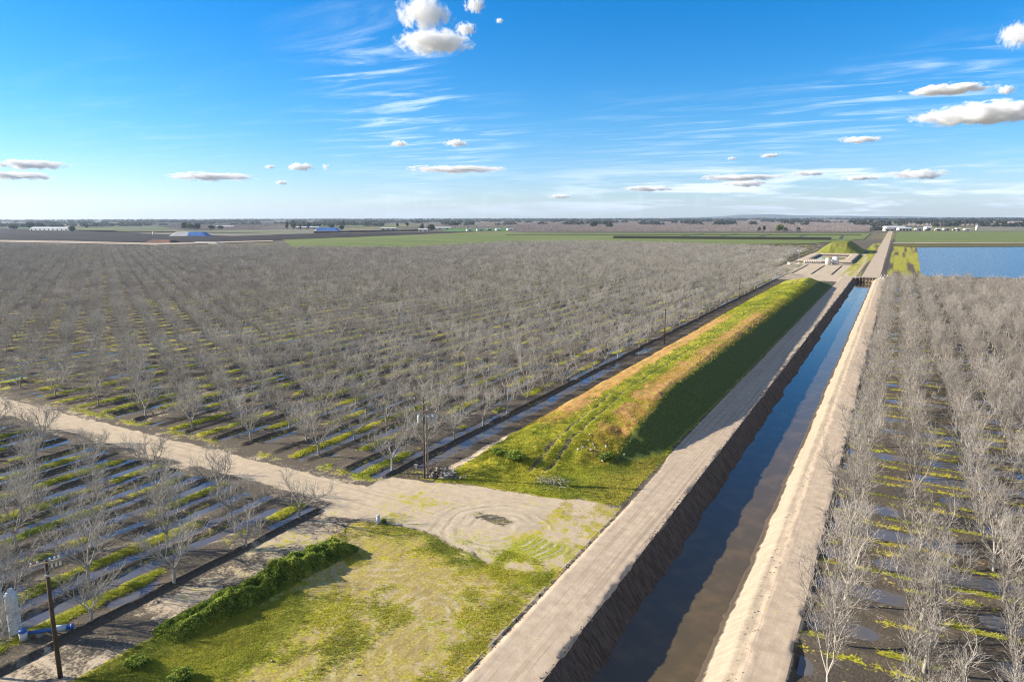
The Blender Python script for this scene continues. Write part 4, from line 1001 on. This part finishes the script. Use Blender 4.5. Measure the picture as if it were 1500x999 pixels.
for t_, w, d, h, rh, wl, rf, off, lab, dr in [(.00, 22, 12, 3.5, 2.5, CR, RG, 0, 'low building with grey roof at the left end of the farm', 2), (.16, 46, 22, 6, 3.5, W_, RW, 40, 'largest pale roofed shed at the back of the farm', 3), (.17, 30, 12, 4.5, 2, W_, RW, 0, 'long white shed with dark doors left in the farm', 4),
    (.33, 16, 10, 4, 2, W_, RG, 0, 'white shed with grey roof in the middle of the farm', 1), (.47, 14, 12, 6, 3, W_, RW, 14, 'tall white barn in the middle of the farm', 1), (.55, 12, 8, 3.5, 1.5, W_, RW, 0, 'small white shed right of the tall barn', 1), (.66, 15, 9, 4, 1.5, CR, RG, 8, 'cream shed with grey roof right in the farm', 1), (.76, 9, 8, 4, 1.5, W_, RW, 0, 'small square white shed near the right end of the farm', 1), (.86, 12, 8, 3, 1.5, W_, RW, 0, 'low white shed beside the silo', 1)]:
    x, y = RB(t_, off); shed(x, y, w, d, h * 1.2, rh, AR, wl, rf, lab, gR, doors=dr)
x, y = RB(.97); tank(x, y, 2.6, 12, 'white silo standing at the right end of the farm', None or 'farm silos')
for t_, off, lab, k in ((.40, -5, 'dark parked farm truck left of the tall barn', 0), (.51, -6, 'dark parked farm truck before the tall barn', 1), (.60, -6, 'grey parked farm truck between the white sheds', 2), (.71, -5, 'dark parked farm truck near the cream shed', 3)):
    x, y = RB(t_, off); r_ = empty('farm_truck', (x, y, .3), AR); tag(r_, lab, 'truck', 'trucks parked at the farm')
    m_ = MB(); m_.box((1, 0, 2.1), (6.5, 2.6, 2.6)); m_.build('body', M['steel'] if k == 2 else M['dark'], r_)
    m_ = MB(); m_.box((-3.4, 0, 1.6), (2, 2.4, 2.2), 0, .85); m_.build('cab', M['white'], r_)
    for xx in (-3.2, -.6, 2.8):
        for s_ in (-1, 1): m_ = MB(); m_.tube([(xx, s_ * 1.2, .45), (xx, s_ * .9, .45)], .5, 10); m_.build('wheel', M['dark'], r_)
gL = 'farm buildings on the left plain'
shed(-2024, 1037, 150, 22, 5, 4, math.atan2(23, 146), W_, RW, 'very long white roofed shed at the far left', gL, doors=9)
shed(-990, 1334, 22, 9, 4.5, 2.5, .5, W_, RW, 'small white shed beside the round brownish tree', gL, doors=2)
for x, y, w, lab in ((-1100, 1560, 60, 'long low shed behind the brown stacks'), (-1190, 1450, 40, 'pale shed right of the second blue tarp'), (-1980, 1560, 60, 'pale shed far behind the ploughed field'), (-1900, 1500, 34, 'small white shed far behind the ploughed field'), (-1540, 1500, 70, 'low white greenhouse left of the yellowish tree')):
    shed(x, y, w, 14, 4.5, 2.5, .5, CR, RW, lab, gL, doors=3)
gY = 'sheds in the yard behind the crop field'
for k, (t_, w, wl, rf, lab) in enumerate([(0, 14, W_, RG, 'white shed at the left end of the yard behind the crop field'), (.3, 18, CR, RG, 'cream shed second from left in the yard behind the field'), (.55, 10, M['dark'], RG, 'dark shed in the middle of the yard behind the field'), (.8, 12, W_, RW, 'white shed near the right of the yard behind the field'), (1.15, 16, W_, RW, 'pale low shed at the right end of the yard')]):
    shed(-916 + 55 * t_, 1421 + 79 * t_, w, 9, 3.6, 2, .9, wl, rf, lab, gY)
def heap(x, y, L, W, h, rz, parts, lab, cat, nm):
    r_ = empty(nm, (x, y, .3), rz); tag(r_, lab, cat)
    for pn, mt, u0, u1 in parts:
        n_ = 40; X, Y = np.meshgrid(np.linspace(u0, u1, n_), np.linspace(-.5, .5, 24))
        ex = np.clip((.5 - np.abs(X)) / .16, 0, 1); ey = np.clip((.5 - np.abs(Y)) / .34, 0, 1)
        Z = np.minimum(ex, ey) * h * (1 + .12 * fbm(X * 9, Y * 5, 3)) - .3
        id_ = np.arange(n_ * 24).reshape(24, n_); q = np.stack([id_[:-1, :-1], id_[:-1, 1:], id_[1:, 1:], id_[1:, :-1]], -1).reshape(-1, 4)
        link(pn, np_mesh(pn, np.stack([X.ravel() * L, Y.ravel() * W, Z.ravel()], -1), q, smooth=True), mt, r_)
heap(-1146, 826, 72, 24, 7.5, .5, [('white_cover', M['tarp_white'], -.5, -.02), ('blue_cover', M['tarp'], -.02, .5)], 'nearer feed heap covered half in white, half in blue tarp', 'heap', 'covered_heap')
heap(-1248, 1283, 64, 26, 8, .5, [('white_cover', M['tarp_white'], -.5, -.4), ('blue_cover', M['tarp'], -.4, .5)], 'farther feed heap under blue tarp, left of the brown stacks', 'heap', 'covered_heap')
heap(-872, 586, 50, 20, 4.2, .1, [('soil', M['brownpile'], -.5, .5)], 'reddish brown soil heap at the far edge of the left orchard', 'heap', 'soil_heap')
heap(-800, 600, 46, 14, 2.2, .2, [('soil', M['concrete'], -.5, .5)], 'low pale sand heap right of the reddish soil heap', 'heap', 'soil_heap')
for k in range(11):
    t_ = k / 10; x = -1075 + 75 * t_; y = 1080 + 270 * t_
    r_ = empty('hay_stack', (x, y, .4), 1.0); tag(r_, f'brown stack, {ordn(k)} from left in the row left of the small white shed', 'stack', 'row of brown stacks')
    m_ = MB(); m_.box((0, 0, 2), (26, 8, 4), 0, .94); m_.build('bales', M['brownpile'], r_)
    m_ = MB(); m_.box((0, 0, 4.2), (26, 8.4, .3)); m_.build('cover', M['roof_grey'] if k % 3 else M['brownpile'], r_)
r_ = empty('white_tower', (-1231, 808, 0)); tag(r_, 'short white tower on the dark ploughed field left of the blue tarp', 'tower'); m_ = MB(); m_.tube([(0, 0, 0), (0, 0, 7)], 1.1, 12); m_.build('shaft', M['white'], r_, True); m_ = MB(); m_.tube([(0, 0, 7), (0, 0, 8)], [1.4, .3], 12); m_.build('cap', M['white'], r_)

# ------------------------------------------------------------------ clouds
def cloud_material():
    m = bpy.data.materials.new('cloud_vapour'); m.use_nodes = True; nt = m.node_tree; nt.nodes.clear(); N = NT(nt)
    out = N.n('ShaderNodeOutputMaterial'); pv = N.n('ShaderNodeVolumePrincipled'); nt.links.new(pv.outputs[0], out.inputs['Volume'])
    tc = N.n('ShaderNodeTexCoord').outputs['Object']; rnd = N.n('ShaderNodeObjectInfo').outputs['Random']
    off = N.n('ShaderNodeCombineXYZ'); nt.links.new(N.math('MULTIPLY', rnd, 37.), off.inputs[0]); nt.links.new(N.math('MULTIPLY', rnd, 11.), off.inputs[2])
    asp = N.n('ShaderNodeObjectInfo')
    v = N.vmath('ADD', N.scale(tc, (2.6, 1.3, 1.1)), off.outputs[0])
    n = N.noise(v, 1.35, 8, .6, .3)
    L = N.vmath('LENGTH', tc)
    f = N.math('ADD', N.math('SUBTRACT', .78, L), N.math('MULTIPLY', N.math('SUBTRACT', n, .5), 2.3))
    d = N.mr(f, .0, .55, 0, 1.5)
    pv.inputs['Color'].default_value = (1, 1, 1, 1); pv.inputs['Anisotropy'].default_value = .0
    oc = N.n('ShaderNodeSeparateColor'); nt.links.new(N.n('ShaderNodeObjectInfo').outputs['Color'], oc.inputs[0]); nt.links.new(N.math('MULTIPLY', d, oc.outputs[0]), pv.inputs['Density'])
    return m
M['cloud'] = cloud_material()
bm_s = bpy.data.meshes.new('cloud')
import bmesh
bb = bmesh.new(); bmesh.ops.create_icosphere(bb, subdivisions=3, radius=1); bb.to_mesh(bm_s); bb.free(); bm_s.materials.append(M['cloud'])
CL = [(622, 20, 88, 44, 'large bright white cloud at the top, upper of the touching pair'), (637, 61, 116, 36, 'wide white cloud with grey base, lower of the touching pair'), (697, 8, 34, 22, 'small white cloud cut by the top edge, right of the pair'), (683, 43, 34, 20, 'small wispy white puff right of the touching pair'), (733, 31, 13, 7, 'tiny faint puff right of the cloud pair'),
 (1492, 52, 36, 26, 'white round cloud cut by the right edge of the photo'), (1443, 168, 140, 22, 'large grey violet flat cloud at the right edge'), (1388, 133, 90, 10, 'thin grey violet cloud above the large flat one'), (1260, 206, 56, 10, 'small dark grey violet lens cloud left of the large flat one'), (1475, 134, 18, 9, 'tiny grey puff above the right end of the flat cloud'),
 (586, 210, 36, 10, 'left of the two small white clouds under the wisps'), (669, 210, 48, 12, 'right of the two small white clouds under the wisps'), (440, 244, 52, 13, 'brightest small white cloud in the low left row'), (396, 244, 20, 6, 'tiny white puff left of the bright small cloud'), (478, 244, 15, 11, 'tiny white puff right of the bright small cloud'), (310, 258, 136, 12, 'long broken white cloud low at left'), (412, 267, 24, 7, 'tiny white cloud right of the long broken one'),
 (45, 240, 84, 11, 'long flat white cloud near the left edge, upper one'), (26, 256, 84, 9, 'long flat white cloud near the left edge, lower one'), (668, 248, 176, 11, 'long broken grey white cloud row low in the middle'),
 (1345, 257, 80, 13, 'grey white cloud with bright left end low at right'), (1085, 261, 130, 10, 'long grey cloud low right of the middle'), (1090, 270, 80, 11, 'grey white cloud just under the long grey one'), (950, 277, 90, 9, 'low pale cloud left of the long grey one'), (1185, 255, 50, 7, 'thin small grey cloud right of the long grey one'), (1128, 229, 34, 6, 'tiny thin grey cloud above the long grey one'), (1073, 233, 18, 5, 'tiniest thin grey cloud above the long grey one'), (1262, 262, 60, 7, 'thin grey streak cloud left of the bright ended cloud'), (820, 288, 50, 8, 'faint low cloud near the horizon in the middle')]
for px_, py_, w, h, lab in CL:
    d = view_dir(px_, py_); D = min((1300 - H) / max(d.z, .02) , 26000); pos = Vector((0, 0, H)) + d * D
    u = D / FOC * math.sqrt(1 + ((px_ - 750) / 1000) ** 2)
    o = link('cloud', bm_s, None); o.location = pos; az = math.atan2(d.x, d.y)
    o.rotation_euler = (0, 0, -az); k = 1.0
    lowc = .82 if py_ > 190 else .93; o.scale = (w * u * .54 * lowc, w * u * .35, h * u * .60 * lowc); o.color = ((3.2 if py_ > 190 else 6.0) / (h * u * 1.3), 0, 0, 1); tag(o, lab, 'cloud', 'small clouds in the blue sky')
M['cloud'].cycles.volume_step_rate = 1.0 if hasattr(M['cloud'].cycles, 'volume_step_rate') else 1.0

# ------------------------------------------------------------------ haze
HAZE = True
if HAZE:
    m = bpy.data.materials.new('haze_air'); m.use_nodes = True; nt = m.node_tree; nt.nodes.clear()
    out = nt.nodes.new('ShaderNodeOutputMaterial'); pv = nt.nodes.new('ShaderNodeVolumePrincipled'); nt.links.new(pv.outputs[0], out.inputs['Volume'])
    pv.inputs['Color'].default_value = (.62, .78, 1, 1); pv.inputs['Density'].default_value = 5e-5; pv.inputs['Anisotropy'].default_value = .2
    mb = MB(); mb.box((0, 6500, 98), (29000, 17000, 206)); o = mb.build('haze', m); tag(o, 'thin blue haze over the plain', kind='stuff')

# ------------------------------------------------------------------ sun and sky
sun = bpy.data.lights.new('sun', 'SUN'); sun.energy = 5.0; sun.angle = R(.53); sun.color = (1, .91, .76)
so = bpy.data.objects.new('sun', sun); C.objects.link(so); so.rotation_euler = SUN_DIR.to_track_quat('Z', 'Y').to_euler()
w = bpy.data.worlds.new('World'); scene.world = w; w.use_nodes = True; nt = w.node_tree; nt.nodes.clear(); N = NT(nt)
out = N.n('ShaderNodeOutputWorld'); bg = N.n('ShaderNodeBackground'); nt.links.new(bg.outputs[0], out.inputs[0])
sky = N.n('ShaderNodeTexSky', sky_type='NISHITA'); sky.sun_disc = False; sky.sun_elevation = R(SUN_EL); sky.sun_rotation = math.atan2(SUN_DIR.x, SUN_DIR.y)
sky.altitude = 30; sky.air_density = 1.0; sky.dust_density = .2; sky.ozone_density = 2.5
hs = N.n('ShaderNodeHueSaturation'); Dz = N.n('ShaderNodeSeparateXYZ'); nt.links.new(N.n('ShaderNodeTexCoord').outputs['Generated'], Dz.inputs[0]); tint = N.vmath('MULTIPLY', sky.outputs[0], N.mix(N.mr(Dz.outputs[2], .0, .16), (.72, .84, 1.20), (.62, .84, 1.10))); nt.links.new(tint, hs.inputs['Color']); hs.inputs['Saturation'].default_value = 1.25; hs.inputs['Hue'].default_value = .5
D_ = N.n('ShaderNodeTexCoord').outputs['Generated']; sp = N.n('ShaderNodeSeparateXYZ'); nt.links.new(D_, sp.inputs[0])
rot = N.n('ShaderNodeVectorRotate', rotation_type='Z_AXIS'); nt.links.new(D_, rot.inputs['Vector']); rot.inputs['Angle'].default_value = -YAW
sp2 = N.n('ShaderNodeSeparateXYZ'); nt.links.new(rot.outputs[0], sp2.inputs[0])
zc = N.math('MAXIMUM', sp2.outputs[2], .03)
cmb = N.n('ShaderNodeCombineXYZ'); nt.links.new(N.math('DIVIDE', sp2.outputs[0], zc), cmb.inputs[0]); nt.links.new(N.math('DIVIDE', sp2.outputs[1], zc), cmb.inputs[1])
skewed = N.n('ShaderNodeVectorRotate', rotation_type='Z_AXIS'); nt.links.new(cmb.outputs[0], skewed.inputs['Vector']); skewed.inputs['Angle'].default_value = .5
wis = N.noise(N.scale(skewed.outputs[0], (.55, 1.7, 1)), 1.3, 8, .62, .7)
wis = N.mr(wis, .44, .85)
wis2 = N.mr(N.noise(N.scale(rot.outputs[0], (5, 5, 55)), 1.0, 7, .6, .3), .46, .64)
def blobs(lst):
    tot = None
    for q, v, rad, st in lst:
        dd = view_dir(q, v); dp = N.vmath('DOT_PRODUCT', D_, tuple(dd)); x = N.mr(dp, math.cos(R(rad)), 1.0, 0, st); tot = x if tot is None else N.math('ADD', tot, x)
    return tot
b1 = blobs([(570, 118, 6, 1.3), (540, 150, 7, .8), (640, 180, 4, .9), (700, 215, 3.5, .6), (480, 30, 6, .35), (150, 185, 7, .25), (330, 215, 8, .25), (1490, 92, 3.5, .8), (1400, 115, 3.5, .8), (1330, 135, 3.5, .8), (1260, 160, 4, .8), (1180, 185, 4.5, .8), (1100, 210, 5, .7), (1000, 235, 6, .6), (900, 250, 7, .6), (700, 250, 8, .6), (560, 265, 6, .4), (1350, 190, 6, .4)])
wfac = N.math('MULTIPLY', wis, b1, clamp=True)
lowband = N.mr(sp.outputs[2], .008, .045); hiband = N.mr(sp.outputs[2], .04, .085, 1, 0)
b2 = blobs([(1180, 280, 13, 1.0), (1450, 275, 12, 1.0), (950, 285, 10, .7), (650, 290, 12, .35)])
lf = N.math('MULTIPLY', N.math('MULTIPLY', wis2, b2), hiband, clamp=True)
SKYW = 8.0
c1 = N.mix(N.math('MULTIPLY', wfac, .48), hs.outputs[0], (SKYW * .80, SKYW * .93, SKYW * 1.05))
c2 = N.mix(N.math('MULTIPLY', lf, .85), c1, (SKYW * .82, SKYW * .90, SKYW * 1.05))
# added pale fill over the unseen sky overhead and behind, neutralises blue ambient light
sky_fill = N.math('ADD', N.mr(sp.outputs[2], .62, .95, 0, .6), N.math('MULTIPLY', N.mr(sp2.outputs[1], -.75, .05, 1, 0), N.mr(sp2.outputs[2], 0, .1, 0, .75)), clamp=True)
c3 = N.mix(sky_fill, c2, (SKYW * .27, SKYW * .265, SKYW * .26))
nt.links.new(c3, bg.inputs[0]); bg.inputs[1].default_value = .088

# ------------------------------------------------------------------ camera and render settings
cam = bpy.data.cameras.new('camera'); co = bpy.data.objects.new('camera', cam); C.objects.link(co); cam.sensor_width = 36; cam.lens = 24.0; cam.clip_end = 80000; cam.clip_start = .5
co.matrix_world = Matrix.Translation((0, 0, H)) @ Matrix.Rotation(YAW, 4, 'Z') @ Matrix.Rotation(math.pi / 2 - PITCH, 4, 'X') @ Matrix.Rotation(-ROLL, 4, 'Z')
scene.camera = co
vs = scene.view_settings; vs.view_transform = 'Standard'; vs.look = 'None'; vs.exposure = .97; vs.gamma = 1
cy = scene.cycles; cy.max_bounces = 12; cy.diffuse_bounces = 2; cy.glossy_bounces = 3; cy.transparent_max_bounces = 8; cy.volume_bounces = 12
cy.use_denoising = True; cy.use_adaptive_sampling = False; cy.filter_width = 1.15
try:
    cy.denoiser = 'OPENIMAGEDENOISE'; cy.denoising_input_passes = 'RGB_ALBEDO_NORMAL'; cy.denoising_prefilter = 'NONE'
except Exception: pass; cy.caustics_reflective = False; cy.caustics_refractive = False
